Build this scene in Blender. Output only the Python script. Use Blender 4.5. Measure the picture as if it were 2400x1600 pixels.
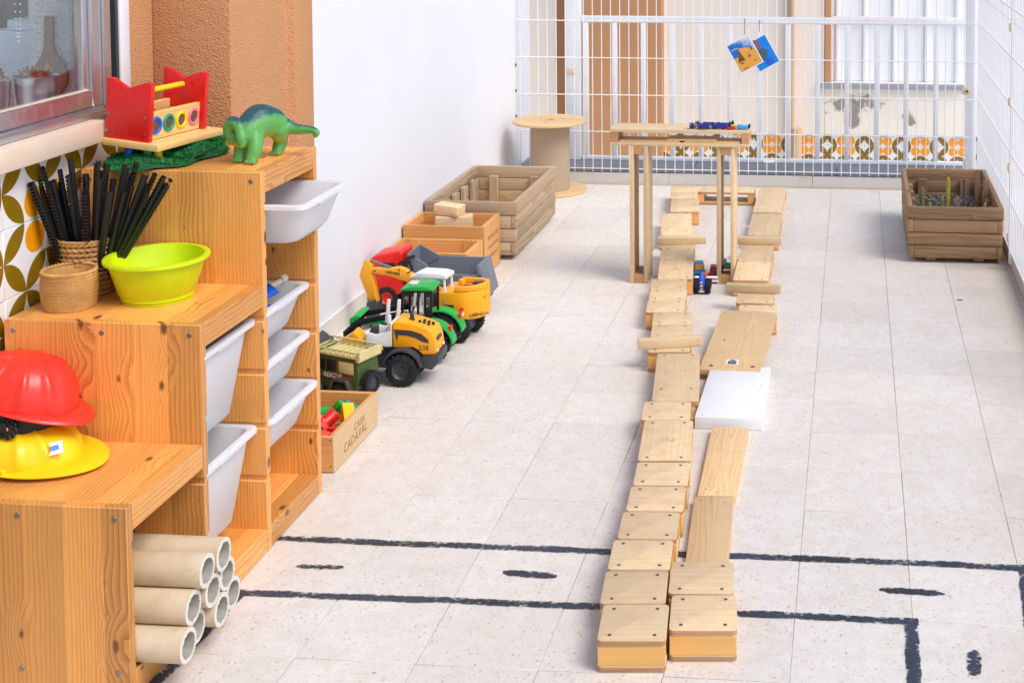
import bpy, bmesh, math, random
from mathutils import Vector, Matrix, Euler
random.seed(7)
for o in list(bpy.data.objects): bpy.data.objects.remove(o)
scn = bpy.context.scene
COL = scn.collection
RAD = math.radians
# ------------------------------------------------------------------ camera
F, PITCH, YAW, ROLL = 3174.59, 0.0580031, -0.0846652, 0.00133746
CAM = Vector((1.13638, -6.15034, 1.55585)); PPX, PPY = 1736.7, -57.36
fw = Vector((math.sin(YAW)*math.cos(PITCH), math.cos(YAW)*math.cos(PITCH), -math.sin(PITCH)))
rt = Vector((math.cos(YAW), -math.sin(YAW), 0)); up = rt.cross(fw)
r2 = rt*math.cos(ROLL)+up*math.sin(ROLL); u2 = -rt*math.sin(ROLL)+up*math.cos(ROLL)
cd = bpy.data.cameras.new('camera'); cam = bpy.data.objects.new('camera', cd); COL.objects.link(cam)
m3 = Matrix((r2, u2, -fw)).transposed()
cam.matrix_world = Matrix.Translation(CAM) @ m3.to_4x4()
cd.sensor_fit = 'HORIZONTAL'; cd.sensor_width = 36; cd.lens = F/2400*36
cd.shift_x = (1200-PPX)/2400; cd.shift_y = -(800-PPY)/2400
cd.clip_start = .05; cd.clip_end = 500
scn.camera = cam
scn.render.resolution_x, scn.render.resolution_y = 1024, 682
# ------------------------------------------------------------------ light
SUN_EL, SUN_AZ = 52, 28        # elevation; azimuth from +X towards -Y (degrees)
w = bpy.data.worlds.new('World'); scn.world = w; w.use_nodes = True
nt = w.node_tree; bg = nt.nodes['Background']
sky = nt.nodes.new('ShaderNodeTexSky'); sky.sky_type = 'NISHITA'; sky.sun_disc = False
sky.sun_elevation = RAD(SUN_EL); sky.sun_rotation = RAD(90+SUN_AZ)
sky.air_density = 1.0; sky.dust_density = 2.0; sky.ozone_density = 1.0
nt.links.new(sky.outputs[0], bg.inputs[0]); bg.inputs[1].default_value = 0.115
sl = bpy.data.lights.new('sun', 'SUN'); sun = bpy.data.objects.new('sun', sl); COL.objects.link(sun)
sl.energy = 1.5; sl.angle = RAD(30); sl.color = (1, .96, .90)
sd = Vector((math.cos(RAD(SUN_EL))*math.cos(RAD(SUN_AZ)), -math.cos(RAD(SUN_EL))*math.sin(RAD(SUN_AZ)), math.sin(RAD(SUN_EL))))
sun.rotation_euler = sd.to_track_quat('Z', 'Y').to_euler()
vs = scn.view_settings; vs.view_transform = 'Standard'; vs.look = 'None'; vs.gamma = 1; vs.exposure = 0.54
scn.cycles.max_bounces = 8; scn.cycles.transparent_max_bounces = 24
# ------------------------------------------------------------------ helpers
def S(r, g, b, k=1.0):
    f = lambda c: (c/255/12.92 if c/255 <= .04045 else ((c/255+.055)/1.055)**2.4)
    return (f(r)*k, f(g)*k, f(b)*k, 1)
class MB:
    def __init__(s): s.v = []; s.f = []
    def add(s, vs_, fs_):
        o = len(s.v); s.v += [tuple(v) for v in vs_]; s.f += [tuple(i+o for i in f) for f in fs_]; return s
    def box(s, x0, x1, y0, y1, z0, z1, M=None):
        vs_ = [Vector((x, y, z)) for z in (z0, z1) for y in (y0, y1) for x in (x0, x1)]
        if M: vs_ = [M @ v for v in vs_]
        return s.add(vs_, [(0, 2, 3, 1), (4, 5, 7, 6), (0, 1, 5, 4), (2, 6, 7, 3), (0, 4, 6, 2), (1, 3, 7, 5)])
    def hexa(s, b, t):   # bottom quad, top quad (ccw from above)
        return s.add(list(b)+list(t), [(3, 2, 1, 0), (4, 5, 6, 7), (0, 1, 5, 4), (1, 2, 6, 5), (2, 3, 7, 6), (3, 0, 4, 7)])
    def prism(s, poly, axis, a, b, M=None):
        n = len(poly)
        def P(p, c):
            return {'x': (c, p[0], p[1]), 'y': (p[0], c, p[1]), 'z': (p[0], p[1], c)}[axis]
        vs_ = [Vector(P(p, a)) for p in poly]+[Vector(P(p, b)) for p in poly]
        if M: vs_ = [M @ v for v in vs_]
        return s.add(vs_, [tuple(range(n))[::-1], tuple(range(n, 2*n))]+[(i, (i+1) % n, n+(i+1) % n, n+i) for i in range(n)])
    def cyl(s, p0, p1, r0, r1=None, n=16, cap=True):
        r1 = r0 if r1 is None else r1
        p0, p1 = Vector(p0), Vector(p1); d = (p1-p0).normalized()
        a = d.orthogonal().normalized(); b = d.cross(a)
        ring = lambda p, r: [p+(a*math.cos(2*math.pi*i/n)+b*math.sin(2*math.pi*i/n))*r for i in range(n)]
        fs_ = [(i, (i+1) % n, n+(i+1) % n, n+i) for i in range(n)]
        if cap: fs_ += [tuple(range(n))[::-1], tuple(range(n, 2*n))]
        return s.add(ring(p0, r0)+ring(p1, r1), fs_)
    def tube(s, pts, r, n=8, closed=False):
        pts = [Vector(p) for p in pts]; m = len(pts); rr = r if isinstance(r, (list, tuple)) else [r]*m
        vs_ = []; prev = None
        for i, p in enumerate(pts):
            if closed: d = (pts[(i+1) % m]-pts[i-1]).normalized()
            else: d = (pts[min(i+1, m-1)]-pts[max(i-1, 0)]).normalized()
            a = d.orthogonal().normalized() if prev is None else (prev-d*prev.dot(d)).normalized()
            prev = a; b = d.cross(a)
            vs_ += [p+(a*math.cos(2*math.pi*j/n)+b*math.sin(2*math.pi*j/n))*rr[i] for j in range(n)]
        fs_ = []
        for i in range(m if closed else m-1):
            k = (i+1) % m
            fs_ += [(i*n+j, i*n+(j+1) % n, k*n+(j+1) % n, k*n+j) for j in range(n)]
        if not closed: fs_ += [tuple(range(n))[::-1], tuple(range((m-1)*n, m*n))]
        return s.add(vs_, fs_)
    def lathe(s, prof, c=(0, 0, 0), n=32, sx=1, sy=1, fn=None, closed=False):
        vs_ = []
        for k, (r, z) in enumerate(prof):
            for i in range(n):
                t = 2*math.pi*i/n; q = r+(fn(t, k, z) if fn else 0)
                vs_.append((c[0]+q*math.cos(t)*sx, c[1]+q*math.sin(t)*sy, c[2]+z))
        m = len(prof); fs_ = []
        for k in range(m if closed else m-1):
            l = (k+1) % m
            fs_ += [(k*n+i, k*n+(i+1) % n, l*n+(i+1) % n, l*n+i) for i in range(n)]
        if not closed:
            if prof[0][0] > 1e-6: fs_.append(tuple(range(n))[::-1])
            if prof[-1][0] > 1e-6: fs_.append(tuple(range((m-1)*n, m*n)))
        return s.add(vs_, fs_)
    def mesh(s, name, bevel=0, seg=2, smooth=False, ang=38, weld=False):
        me = bpy.data.meshes.new(name); bm = bmesh.new()
        vv = [bm.verts.new(v) for v in s.v]
        for f in s.f:
            try: bm.faces.new([vv[i] for i in f])
            except ValueError: pass
        if weld: bmesh.ops.remove_doubles(bm, verts=bm.verts, dist=1e-5)
        bmesh.ops.recalc_face_normals(bm, faces=bm.faces)
        if bevel:
            bm.normal_update()
            es = [e for e in bm.edges if len(e.link_faces) == 2 and e.calc_face_angle(0) > RAD(30)]
            bmesh.ops.bevel(bm, geom=es, offset=bevel, segments=seg, affect='EDGES', clamp_overlap=True, profile=.5)
        bm.to_mesh(me); bm.free()
        if smooth or bevel:
            for p in me.polygons: p.use_smooth = True
            me.set_sharp_from_angle(angle=RAD(ang))
        return me
    def build(s, name, mat, parent=None, bevel=0, seg=2, smooth=False, ang=38, weld=False):
        return put(name, s.mesh(name, bevel, seg, smooth, ang, weld), mat, parent)
def put(name, me, mat=None, parent=None, loc=(0, 0, 0), rot=(0, 0, 0), scale=(1, 1, 1)):
    o = bpy.data.objects.new(name, me); COL.objects.link(o)
    if mat is not None and len(me.materials) == 0: me.materials.append(mat)
    o.parent = parent; o.location = loc; o.rotation_euler = rot; o.scale = scale
    return o
def tag(o, label=None, cat=None, group=None, kind=None):
    if label: o['label'] = label
    if cat: o['category'] = cat
    if group: o['group'] = group
    if kind: o['kind'] = kind
    return o
def thing(name, label, cat, loc=(0, 0, 0), rz=0, group=None, rot=None):
    o = bpy.data.objects.new(name, None); COL.objects.link(o); o.empty_display_size = .05
    o.location = loc; o.rotation_euler = rot if rot else (0, 0, RAD(rz))
    return tag(o, label, cat, group)
def text_mesh(body, size, extrude=.0004, shear=0.0, spacing=1.0, align='CENTER'):
    cu = bpy.data.curves.new('lettering', 'FONT'); cu.body = body; cu.size = size; cu.extrude = extrude
    cu.align_x = align; cu.align_y = 'CENTER'; cu.shear = shear; cu.space_character = spacing; cu.resolution_u = 3
    to = bpy.data.objects.new('lettering', cu); COL.objects.link(to)
    dg = bpy.context.evaluated_depsgraph_get(); me = bpy.data.meshes.new_from_object(to.evaluated_get(dg))
    bpy.data.objects.remove(to); bpy.data.curves.remove(cu); return me
# ------------------------------------------------------------------ materials
def new_mat(name):
    m = bpy.data.materials.new(name); m.use_nodes = True
    return m, m.node_tree, m.node_tree.nodes['Principled BSDF']
class G:   # tiny node helper
    def __init__(s, nt): s.nt = nt
    def n(s, t, **k):
        nd = s.nt.nodes.new(t)
        for a, b in k.items(): setattr(nd, a, b)
        return nd
    def link(s, a, b): s.nt.links.new(a, b)
    def set(s, sock, v):
        if isinstance(v, bpy.types.NodeSocket): s.link(v, sock)
        else: sock.default_value = v
    def math(s, op, a, b=0.0, c=None, clamp=False):
        nd = s.n('ShaderNodeMath', operation=op, use_clamp=clamp); s.set(nd.inputs[0], a); s.set(nd.inputs[1], b)
        if c is not None: s.set(nd.inputs[2], c)
        return nd.outputs[0]
    def vmath(s, op, a, b=(0, 0, 0)):
        nd = s.n('ShaderNodeVectorMath', operation=op); s.set(nd.inputs[0], a); s.set(nd.inputs[1], b)
        return nd.outputs['Value'] if op in ('LENGTH', 'DISTANCE', 'DOT_PRODUCT') else nd.outputs[0]
    def noise(s, vec, scale, detail=3, rough=.55, dist=0):
        nd = s.n('ShaderNodeTexNoise'); s.set(nd.inputs['Vector'], vec); nd.inputs['Scale'].default_value = scale
        nd.inputs['Detail'].default_value = detail; nd.inputs['Roughness'].default_value = rough; nd.inputs['Distortion'].default_value = dist
        return nd.outputs[0]
    def voro(s, vec, scale, feature='F1', rand=1.0):
        nd = s.n('ShaderNodeTexVoronoi', feature=feature); s.set(nd.inputs['Vector'], vec); nd.inputs['Scale'].default_value = scale
        nd.inputs['Randomness'].default_value = rand; return nd
    def ramp(s, fac, stops):
        nd = s.n('ShaderNodeValToRGB'); s.set(nd.inputs[0], fac); cr = nd.color_ramp
        while len(cr.elements) < len(stops): cr.elements.new(.5)
        for e, (p, c) in zip(cr.elements, stops): e.position = p; e.color = c if len(c) == 4 else (*c, 1)
        return nd.outputs[0]
    def mix(s, fac, a, b, mode='MIX'):
        nd = s.n('ShaderNodeMix', data_type='RGBA', blend_type=mode); s.set(nd.inputs[0], fac); s.set(nd.inputs[6], a); s.set(nd.inputs[7], b)
        return nd.outputs[2]
    def mapr(s, v, a, b, c=0.0, d=1.0, smooth=False):
        nd = s.n('ShaderNodeMapRange', interpolation_type='SMOOTHSTEP' if smooth else 'LINEAR'); s.set(nd.inputs[0], v)
        for i, x in zip((1, 2, 3, 4), (a, b, c, d)): s.set(nd.inputs[i], x)
        return nd.outputs[0]
    def bump(s, h, strength=.2, dist=.002):
        nd = s.n('ShaderNodeBump'); s.set(nd.inputs['Height'], h); nd.inputs['Strength'].default_value = strength; nd.inputs['Distance'].default_value = dist
        return nd.outputs[0]
    def objco(s, rnd=True):
        tc = s.n('ShaderNodeTexCoord').outputs['Object']
        if not rnd: return tc
        oi = s.n('ShaderNodeObjectInfo').outputs['Random']
        cx = s.n('ShaderNodeCombineXYZ'); s.link(s.math('MULTIPLY', oi, 13.7), cx.inputs[0]); s.link(s.math('MULTIPLY', oi, 7.3), cx.inputs[1]); s.link(s.math('MULTIPLY', oi, 23.1), cx.inputs[2])
        return s.vmath('ADD', tc, cx.outputs[0])
    def rand(s): return s.n('ShaderNodeObjectInfo').outputs['Random']
def hsv(g, col, v):
    nd = g.n('ShaderNodeHueSaturation'); g.set(nd.inputs['Value'], v); g.set(nd.inputs['Color'], col); return nd.outputs[0]
def plastic(name, col, rough=.38, var=.08, spec=.5, dirt_or_shade=.0):
    m, nt, b = new_mat(name); g = G(nt); co = g.objco()
    n = g.noise(co, 18, 4); c = hsv(g, col, g.mapr(n, .3, .7, 1-var, 1+var))
    if dirt_or_shade: c = g.mix(g.mapr(g.noise(co, 45, 5, .7), .56, .72, 0, dirt_or_shade), c, (.25, .2, .15, 1))
    g.link(c, b.inputs['Base Color']); b.inputs['Specular IOR Level'].default_value = spec
    g.link(g.mapr(g.noise(co, 60, 4), .3, .7, rough-.08, rough+.12), b.inputs['Roughness'])
    g.link(g.bump(g.noise(co, 400, 2), .06, .0005), b.inputs['Normal'])
    return m
def wood(name, axis, c1, c2, freq=60, knots=0, rough=.45, streak=.35, knotcol=(.06, .02, .006, 1), var=.12, stretch=.06, dist=2.0, bumpk=.25, weather=0, coat=0, planks=0, kd=.22, grime=0):
    m, nt, b = new_mat(name); g = G(nt); co = g.objco()
    ai = 'xyz'.index(axis)
    sc = [1, 1, 1]; sc[ai] = stretch
    mp = g.n('ShaderNodeMapping'); mp.inputs['Scale'].default_value = sc; g.link(co, mp.inputs['Vector']); v = mp.outputs[0]
    if planks:
        s0 = g.n('ShaderNodeSeparateXYZ'); g.link(v, s0.inputs[0]); oa = [i for i in range(3) if i != ai][0]
        q = g.math('FLOOR', g.math('MULTIPLY', g.math('ADD', s0.outputs[oa], 9.013), planks))
        wn = g.n('ShaderNodeTexWhiteNoise', noise_dimensions='1D'); g.link(q, wn.inputs['W'])
        v = g.vmath('ADD', v, g.vmath('SCALE', wn.outputs['Color'], (0, 0, 0))) if False else g.vmath('ADD', v, g.vmath('MULTIPLY', wn.outputs['Color'], (4, 4, 4)))
    low = g.noise(v, 7, 2, .5)
    med = g.noise(v, 26, 3, .6)
    sep = g.n('ShaderNodeSeparateXYZ'); g.link(v, sep.inputs[0])
    oth = [i for i in range(3) if i != ai]
    pos = g.math('ADD', g.math('MULTIPLY', sep.outputs[oth[0]], 1.0), g.math('MULTIPLY', sep.outputs[oth[1]], .83))
    pos = g.math('ADD', pos, g.math('MULTIPLY', low, .09*dist)); pos = g.math('ADD', pos, g.math('MULTIPLY', med, .012*dist))
    kf = None
    if knots:
        scm = [1, 1, 1]; scm[ai] = .55
        mk = g.n('ShaderNodeMapping'); mk.inputs['Scale'].default_value = scm; g.link(co, mk.inputs['Vector'])
        ksep = g.n('ShaderNodeSeparateXYZ'); g.link(mk.outputs[0], ksep.inputs[0]); kc = g.n('ShaderNodeCombineXYZ')
        g.link(g.math('ADD', ksep.outputs[oth[0]], ksep.outputs[oth[1]]), kc.inputs[0]); g.link(ksep.outputs[ai], kc.inputs[1])
        vo = g.n('ShaderNodeTexVoronoi', voronoi_dimensions='2D'); g.link(kc.outputs[0], vo.inputs['Vector']); vo.inputs['Scale'].default_value = knots; d = vo.outputs['Distance']
        d = g.math('ADD', d, g.math('MULTIPLY', g.math('SUBTRACT', g.noise(co, 90, 3), .5), .06))
        kr = g.n('ShaderNodeSeparateColor'); g.link(vo.outputs['Color'], kr.inputs[0])
        size = g.mapr(kr.outputs[0], 1-kd, 1, .012, .115)
        kf = g.math('MULTIPLY', g.mapr(g.math('SUBTRACT', d, size), -.05, .02, 1, 0, True), g.math('GREATER_THAN', size, .02))
        halo = g.mapr(g.math('SUBTRACT', d, size), 0, .45, 1, 0, True)
        halo = g.math('MULTIPLY', halo, g.mapr(size, .0, .08, 0, 1))
        pos = g.math('ADD', pos, g.math('MULTIPLY', halo, .022))
    ring = g.math('FRACT', g.math('MULTIPLY', pos, freq))
    ring = g.math('MULTIPLY', g.math('POWER', ring, 1.6), g.mapr(g.noise(v, 9, 2), .3, .65, .25, 1))
    fine = g.noise(v, 330, 3, .7)
    t = g.math('ADD', g.math('MULTIPLY', ring, .75), g.math('MULTIPLY', g.math('SUBTRACT', fine, .5), streak), clamp=True)
    c = g.mix(t, c1, c2)
    blot = g.noise(v, 3.3, 2)
    c = hsv(g, c, g.mapr(blot, .3, .7, 1-var, 1+var))
    if planks:
        c = hsv(g, c, g.mapr(wn.outputs[0], 0, 1, .80, 1.16))
    c = hsv(g, c, g.mapr(g.rand(), 0, 1, 1-var*1.2, 1+var*.9))
    if kf is not None: c = g.mix(g.math('MULTIPLY', kf, .92), c, knotcol)
    if grime: c = g.mix(g.mapr(g.noise(co, 22, 5, .65), .45, .72, 0, grime), c, S(172, 134, 96))
    if weather: c = g.mix(g.mapr(g.noise(v, 40, 4, .7), .4, .65, 0, weather), c, S(170, 158, 140))
    g.link(c, b.inputs['Base Color'])
    g.link(g.mapr(fine, .3, .7, rough-.07, rough+.13), b.inputs['Roughness'])
    h = g.math('ADD', g.math('MULTIPLY', ring, -.6), g.math('MULTIPLY', fine, .6))
    g.link(g.bump(h, bumpk, .0012), b.inputs['Normal'])
    if coat: b.inputs['Coat Weight'].default_value = coat; b.inputs['Coat Roughness'].default_value = .25
    return m
def plaster(name, col, bscale=120, bst=.5, var=.05, rough=.85, dist=.004, stain=0):
    m, nt, b = new_mat(name); g = G(nt); co = g.objco(False)
    c = hsv(g, col, g.mapr(g.noise(co, 2.5, 4), .3, .7, 1-var, 1+var))
    if stain: c = g.mix(g.mapr(g.noise(co, 5, 5, .65), .58, .75, 0, stain), c, S(190, 160, 120))
    g.link(c, b.inputs['Base Color']); b.inputs['Roughness'].default_value = rough; b.inputs['Specular IOR Level'].default_value = .2
    h = g.math('ADD', g.noise(co, bscale, 3, .5), g.math('MULTIPLY', g.noise(co, bscale*.25, 2), .6))
    g.link(g.bump(h, bst, dist), b.inputs['Normal']); return m
def metal(name, col, rough=.3, var=.1):
    m, nt, b = new_mat(name); g = G(nt); co = g.objco(False)
    b.inputs['Metallic'].default_value = 1; g.link(hsv(g, col, g.mapr(g.noise(co, 30, 4), .3, .7, 1-var, 1+var)), b.inputs['Base Color'])
    g.link(g.mapr(g.noise(co, 50, 4), .3, .7, rough*.85, rough*1.15), b.inputs['Roughness']); return m
def painted(name, col, rust=.0, rough=.45):
    m, nt, b = new_mat(name); g = G(nt); co = g.objco(False)
    c = g.mix(g.mapr(g.noise(co, 35, 5, .7), .62, .7, 0, rust), col, S(150, 105, 60))
    c = hsv(g, c, g.mapr(g.noise(co, 6, 3), .3, .7, .95, 1.05))
    g.link(c, b.inputs['Base Color']); b.inputs['Roughness'].default_value = rough; return m
M = {}
PINE1, PINE2 = S(242, 172, 90), S(180, 92, 30)
for ax in 'xyz':
    M['pine_'+ax] = wood('varnished_pine_'+ax, ax, PINE1, PINE2, freq=95, knots=11, kd=.36, rough=.36, coat=.25, planks=12.5, dist=.75, streak=.6, var=.14, grime=.12, knotcol=S(96, 48, 20))
    M['block_'+ax] = wood('pale_block_wood_'+ax, ax, S(230, 202, 160), S(217, 184, 138), freq=55, rough=.5, streak=.18, var=.11, bumpk=.06, grime=.28)
    M['planter_'+ax] = wood('weathered_planter_wood_'+ax, ax, S(164, 126, 86), S(92, 62, 36), freq=70, knots=10, kd=.15, rough=.75, var=.2, dist=2.4, bumpk=.7, weather=.3, knotcol=S(82, 55, 35))
    M['greyed_'+ax] = wood('greyed_planter_wood_'+ax, ax, S(206, 176, 138), S(134, 104, 74), freq=70, knots=10, kd=.15, rough=.8, var=.2, dist=2.4, bumpk=.7, weather=.6, knotcol=S(92, 66, 44))
    M['crate_'+ax] = wood('orange_crate_wood_'+ax, ax, S(226, 168, 102), S(192, 124, 58), freq=95, rough=.5, streak=.3, var=.1, bumpk=.15)
    M['plank_'+ax] = wood('honey_plank_wood_'+ax, ax, S(228, 194, 146), S(204, 158, 104), freq=110, knots=9, kd=.12, rough=.5, grime=.15, streak=.4, bumpk=.2, knotcol=S(120, 75, 35))
M['block_end'] = wood('block_end_grain', 'x', S(196, 150, 108), S(164, 116, 78), freq=160, rough=.6, streak=.3, bumpk=.1)
M['block_mid'] = wood('block_core_wood', 'x', S(238, 184, 108), S(230, 170, 92), freq=40, rough=.5, streak=.12, bumpk=.05, var=.06)
M['screw'] = metal('screw_steel', S(150, 146, 140), .35)
M['white'] = plaster('white_wall_paint', S(230, 231, 236), 160, .35, .02, .7, .0018, .05)
M['brown'] = plaster('brown_render', S(208, 152, 108), 210, .85, .05, .85, .006)
M['roomwall'] = plaster('white_rough_render', S(222, 220, 214), 130, 1.0, .03, .85, .01)
M['cream'] = plaster('cream_render', S(247, 234, 220), 80, .2, .02, .8)
M['facade'] = plaster('pale_facade_render', S(240, 234, 224), 60, .25, .03, .8, .004, .15)
M['brown_far'] = plaster('brown_facade_render', S(204, 150, 108), 60, .3, .03)
M['marble'] = plaster('pale_marble', S(226, 222, 216), 12, .05, .05, .35, .001, .3)
M['sillstone'] = plaster('beige_sill_stone', S(228, 208, 188), 14, .06, .06, .35, .001, .25)
M['slate'] = plaster('slate_coping', S(122, 126, 134), 50, .3, .12, .55, .002, .12)
M['concrete'] = plaster('rough_concrete', S(196, 184, 166), 60, .6, .12, .9, .004, .6)
M['paving'] = plaster('pale_paving', S(214, 208, 198), 30, .3, .06, .85)
M['grout'] = plaster('floor_grout', S(178, 166, 150), 200, .2, .12, .9)
M['wire'] = painted('white_wire_coating', S(240, 240, 242), .5, .4)
M['gatepaint'] = painted('white_gate_paint', S(236, 238, 242), .25, .45)
M['alu'] = metal('brushed_aluminium', S(214, 214, 220), .38, .02)
M['galv'] = metal('galvanised_tin', S(214, 216, 220), .32, .05)
M['steel_dark'] = metal('dark_steel', S(90, 88, 88), .4)
M['rusty'] = painted('rusty_clip', S(214, 196, 168), .8, .5)
for nme, c, r in [('red', S(222, 28, 24), .32), ('yellow', S(250, 206, 20), .33), ('blue', S(20, 96, 214), .35), ('green', S(24, 168, 66), .36), ('orange', S(252, 172, 24), .36),
                  ('black', S(26, 27, 29), .42), ('dark', S(58, 62, 68), .45), ('grey', S(114, 120, 130), .42), ('whitep', S(236, 238, 242), .35), ('lime', S(206, 228, 8), .3), ('teal', S(32, 160, 150), .4),
                  ('pink', S(240, 120, 140), .4), ('army', S(66, 88, 40), .45), ('khaki', S(214, 202, 140), .5), ('navy', S(30, 38, 130), .4), ('skin', S(216, 170, 140), .5), ('brownp', S(110, 80, 60), .5),
                  ('cyan', S(40, 160, 220), .35), ('darkred', S(150, 30, 28), .4), ('lilac', S(190, 170, 214), .45), ('emerald', S(20, 150, 120), .35), ('orangered', S(236, 82, 24), .4), ('fadedred', S(226, 74, 66), .5)]:
    M[nme] = plastic(nme+'_plastic', c, r, .02 if nme == 'whitep' else .08)
M['tyre'] = plastic('black_tyre_rubber', S(34, 34, 36), .7, .2, .3, .12)
M['helmet_red'] = plastic('worn_red_helmet_plastic', S(236, 54, 40), .3, .08, .5, .06)
M['helmet_yellow'] = plastic('worn_yellow_helmet_plastic', S(252, 208, 24), .3, .05, .5, .05)
M['redpaint'] = plastic('red_lacquered_wood', S(222, 26, 18), .28, .03, .5, .0)
M['ply'] = wood('pale_plywood', 'y', S(238, 198, 128), S(226, 178, 104), freq=60, rough=.45, streak=.15, var=.05, bumpk=.08)
M['wicker'] = plastic('dry_wicker', S(190, 140, 84), .65, .3)
M['wicker2'] = plastic('pale_wicker', S(206, 158, 92), .65, .3)
M['soil'] = plaster('dark_potting_soil', S(78, 66, 58), 90, 1, .35, .95, .02)
M['card_tube'] = None
# translucent bin plastic
def bin_mat(name='translucent_white_plastic'):
    m, nt, b = new_mat(name); g = G(nt)
    b.inputs['Base Color'].default_value = S(236, 238, 242); b.inputs['Roughness'].default_value = .38
    tr = g.n('ShaderNodeBsdfTranslucent'); tr.inputs['Color'].default_value = S(244, 245, 250)
    mx = g.n('ShaderNodeMixShader'); mx.inputs[0].default_value = .25
    out = nt.nodes['Material Output']; g.link(b.outputs[0], mx.inputs[1]); g.link(tr.outputs[0], mx.inputs[2]); g.link(mx.outputs[0], out.inputs[0])
    co = g.objco(); g.link(g.bump(g.noise(co, 120, 3), .1, .0008), b.inputs['Normal'])
    c = g.mix(g.mapr(g.noise(co, 60, 4, .7), .66, .72, 0, .6), S(242, 243, 248), S(252, 252, 254)); g.link(c, b.inputs['Base Color'])
    return m
M['bin'] = bin_mat()
def glass_mat():
    m, nt, b = new_mat('window_glass'); g = G(nt); nt.nodes.remove(b)
    tr = g.n('ShaderNodeBsdfTransparent'); tr.inputs[0].default_value = (.94, .96, .95, 1)
    gl = g.n('ShaderNodeBsdfGlossy'); gl.inputs['Roughness'].default_value = .02
    lw = g.n('ShaderNodeLayerWeight'); fr = g.math('ADD', g.math('MULTIPLY', g.math('POWER', lw.outputs['Facing'], 4), .8), .05)
    mx = g.n('ShaderNodeMixShader'); g.link(fr, mx.inputs[0]); g.link(tr.outputs[0], mx.inputs[1]); g.link(gl.outputs[0], mx.inputs[2])
    g.link(mx.outputs[0], nt.nodes['Material Output'].inputs[0]); return m
M['glass'] = glass_mat()
def tube_mat():
    m, nt, b = new_mat('kraft_cardboard_tube'); g = G(nt); co = g.objco()
    c = g.mix(g.mapr(g.noise(co, 9, 5, .6), .35, .65), S(196, 168, 132), S(212, 194, 166))
    c = g.mix(g.mapr(g.noise(co, 28, 4, .7), .6, .72, 0, .6), c, S(186, 150, 108))
    g.link(c, b.inputs['Base Color']); b.inputs['Roughness'].default_value = .7; g.link(g.bump(g.noise(co, 40, 4), .15, .001), b.inputs['Normal']); return m
M['tube'] = tube_mat(); M['tubeend'] = plaster('torn_paper_edge', S(222, 218, 208), 300, .6, .06, .9, .002); M['tubein'] = plaster('grey_inner_card', S(168, 164, 156), 40, .4, .1, .9, .002, .3)
# terrazzo floor
def terrazzo():
    m, nt, b = new_mat('speckled_terrazzo'); g = G(nt); co = g.objco()
    wco = g.n('ShaderNodeNewGeometry').outputs['Position']
    c = g.mix(g.mapr(g.noise(co, 24, 4, .6), .35, .65), S(230, 224, 216), S(222, 214, 205))
    c = g.mix(g.mapr(g.noise(co, 110, 3, .6), .5, .68, 0, .35), c, S(200, 194, 190))
    c = g.mix(g.mapr(g.noise(wco, 1.1, 4, .6), .45, .75, 0, .38), c, S(214, 200, 182))
    def chips(scale, lo, hi, thr, stops, st):
        nonlocal c
        v = g.voro(g.vmath('MULTIPLY', co, (1, 1.6, 1)), scale); sc = g.n('ShaderNodeSeparateColor'); g.link(v.outputs['Color'], sc.inputs[0])
        d = g.math('ADD', v.outputs['Distance'], g.math('MULTIPLY', g.math('SUBTRACT', g.noise(co, scale*4, 2), .5), .35))
        st *= .8
        f = g.math('MULTIPLY', g.mapr(d, lo, hi, 1, 0), g.math('GREATER_THAN', sc.outputs[0], thr))
        c = g.mix(g.math('MULTIPLY', f, st), c, g.ramp(sc.outputs[1], stops))
    chips(75, .3, .36, .72, [(0, S(198, 168, 150)), (.3, S(206, 150, 124)), (.5, S(186, 180, 176)), (.75, S(236, 232, 228)), (1, S(150, 128, 112))], .6)
    chips(170, .28, .36, .66, [(0, S(150, 136, 128)), (.4, S(196, 176, 160)), (.7, S(240, 238, 236)), (1, S(110, 96, 90))], .6)
    chips(45, .1, .12, .86, [(0, S(70, 60, 54)), (1, S(120, 70, 50))], .9)
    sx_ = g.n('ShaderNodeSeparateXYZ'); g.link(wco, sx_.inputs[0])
    dirt_or_shade = g.math('MULTIPLY', g.mapr(g.math('ADD', sx_.outputs[0], g.math('MULTIPLY', g.noise(wco, 3, 4, .6), .7)), 1.75, 2.25), .5)  # warm brown shade along the right kerb painted into the tile colour
    c = g.mix(dirt_or_shade, c, g.mix(g.noise(wco, 40, 4, .7), S(206, 182, 152), S(176, 146, 112)))
    c = g.mix(g.mapr(g.noise(wco, 5.5, 5, .7), .55, .72, 0, .4), c, S(210, 194, 170))
    c = g.mix(g.mapr(g.noise(wco, 22, 5, .75), .62, .72, 0, .35), c, S(176, 160, 144))
    c = hsv(g, c, g.mapr(g.rand(), 0, 1, .955, 1.03))
    g.link(c, b.inputs['Base Color']); g.link(g.mapr(g.noise(co, 8, 4), .3, .7, .38, .58), b.inputs['Roughness'])
    b.inputs['Specular IOR Level'].default_value = .35
    g.link(g.bump(g.noise(co, 30, 3), .05, .001), b.inputs['Normal']); return m
M['terrazzo'] = terrazzo()
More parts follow.
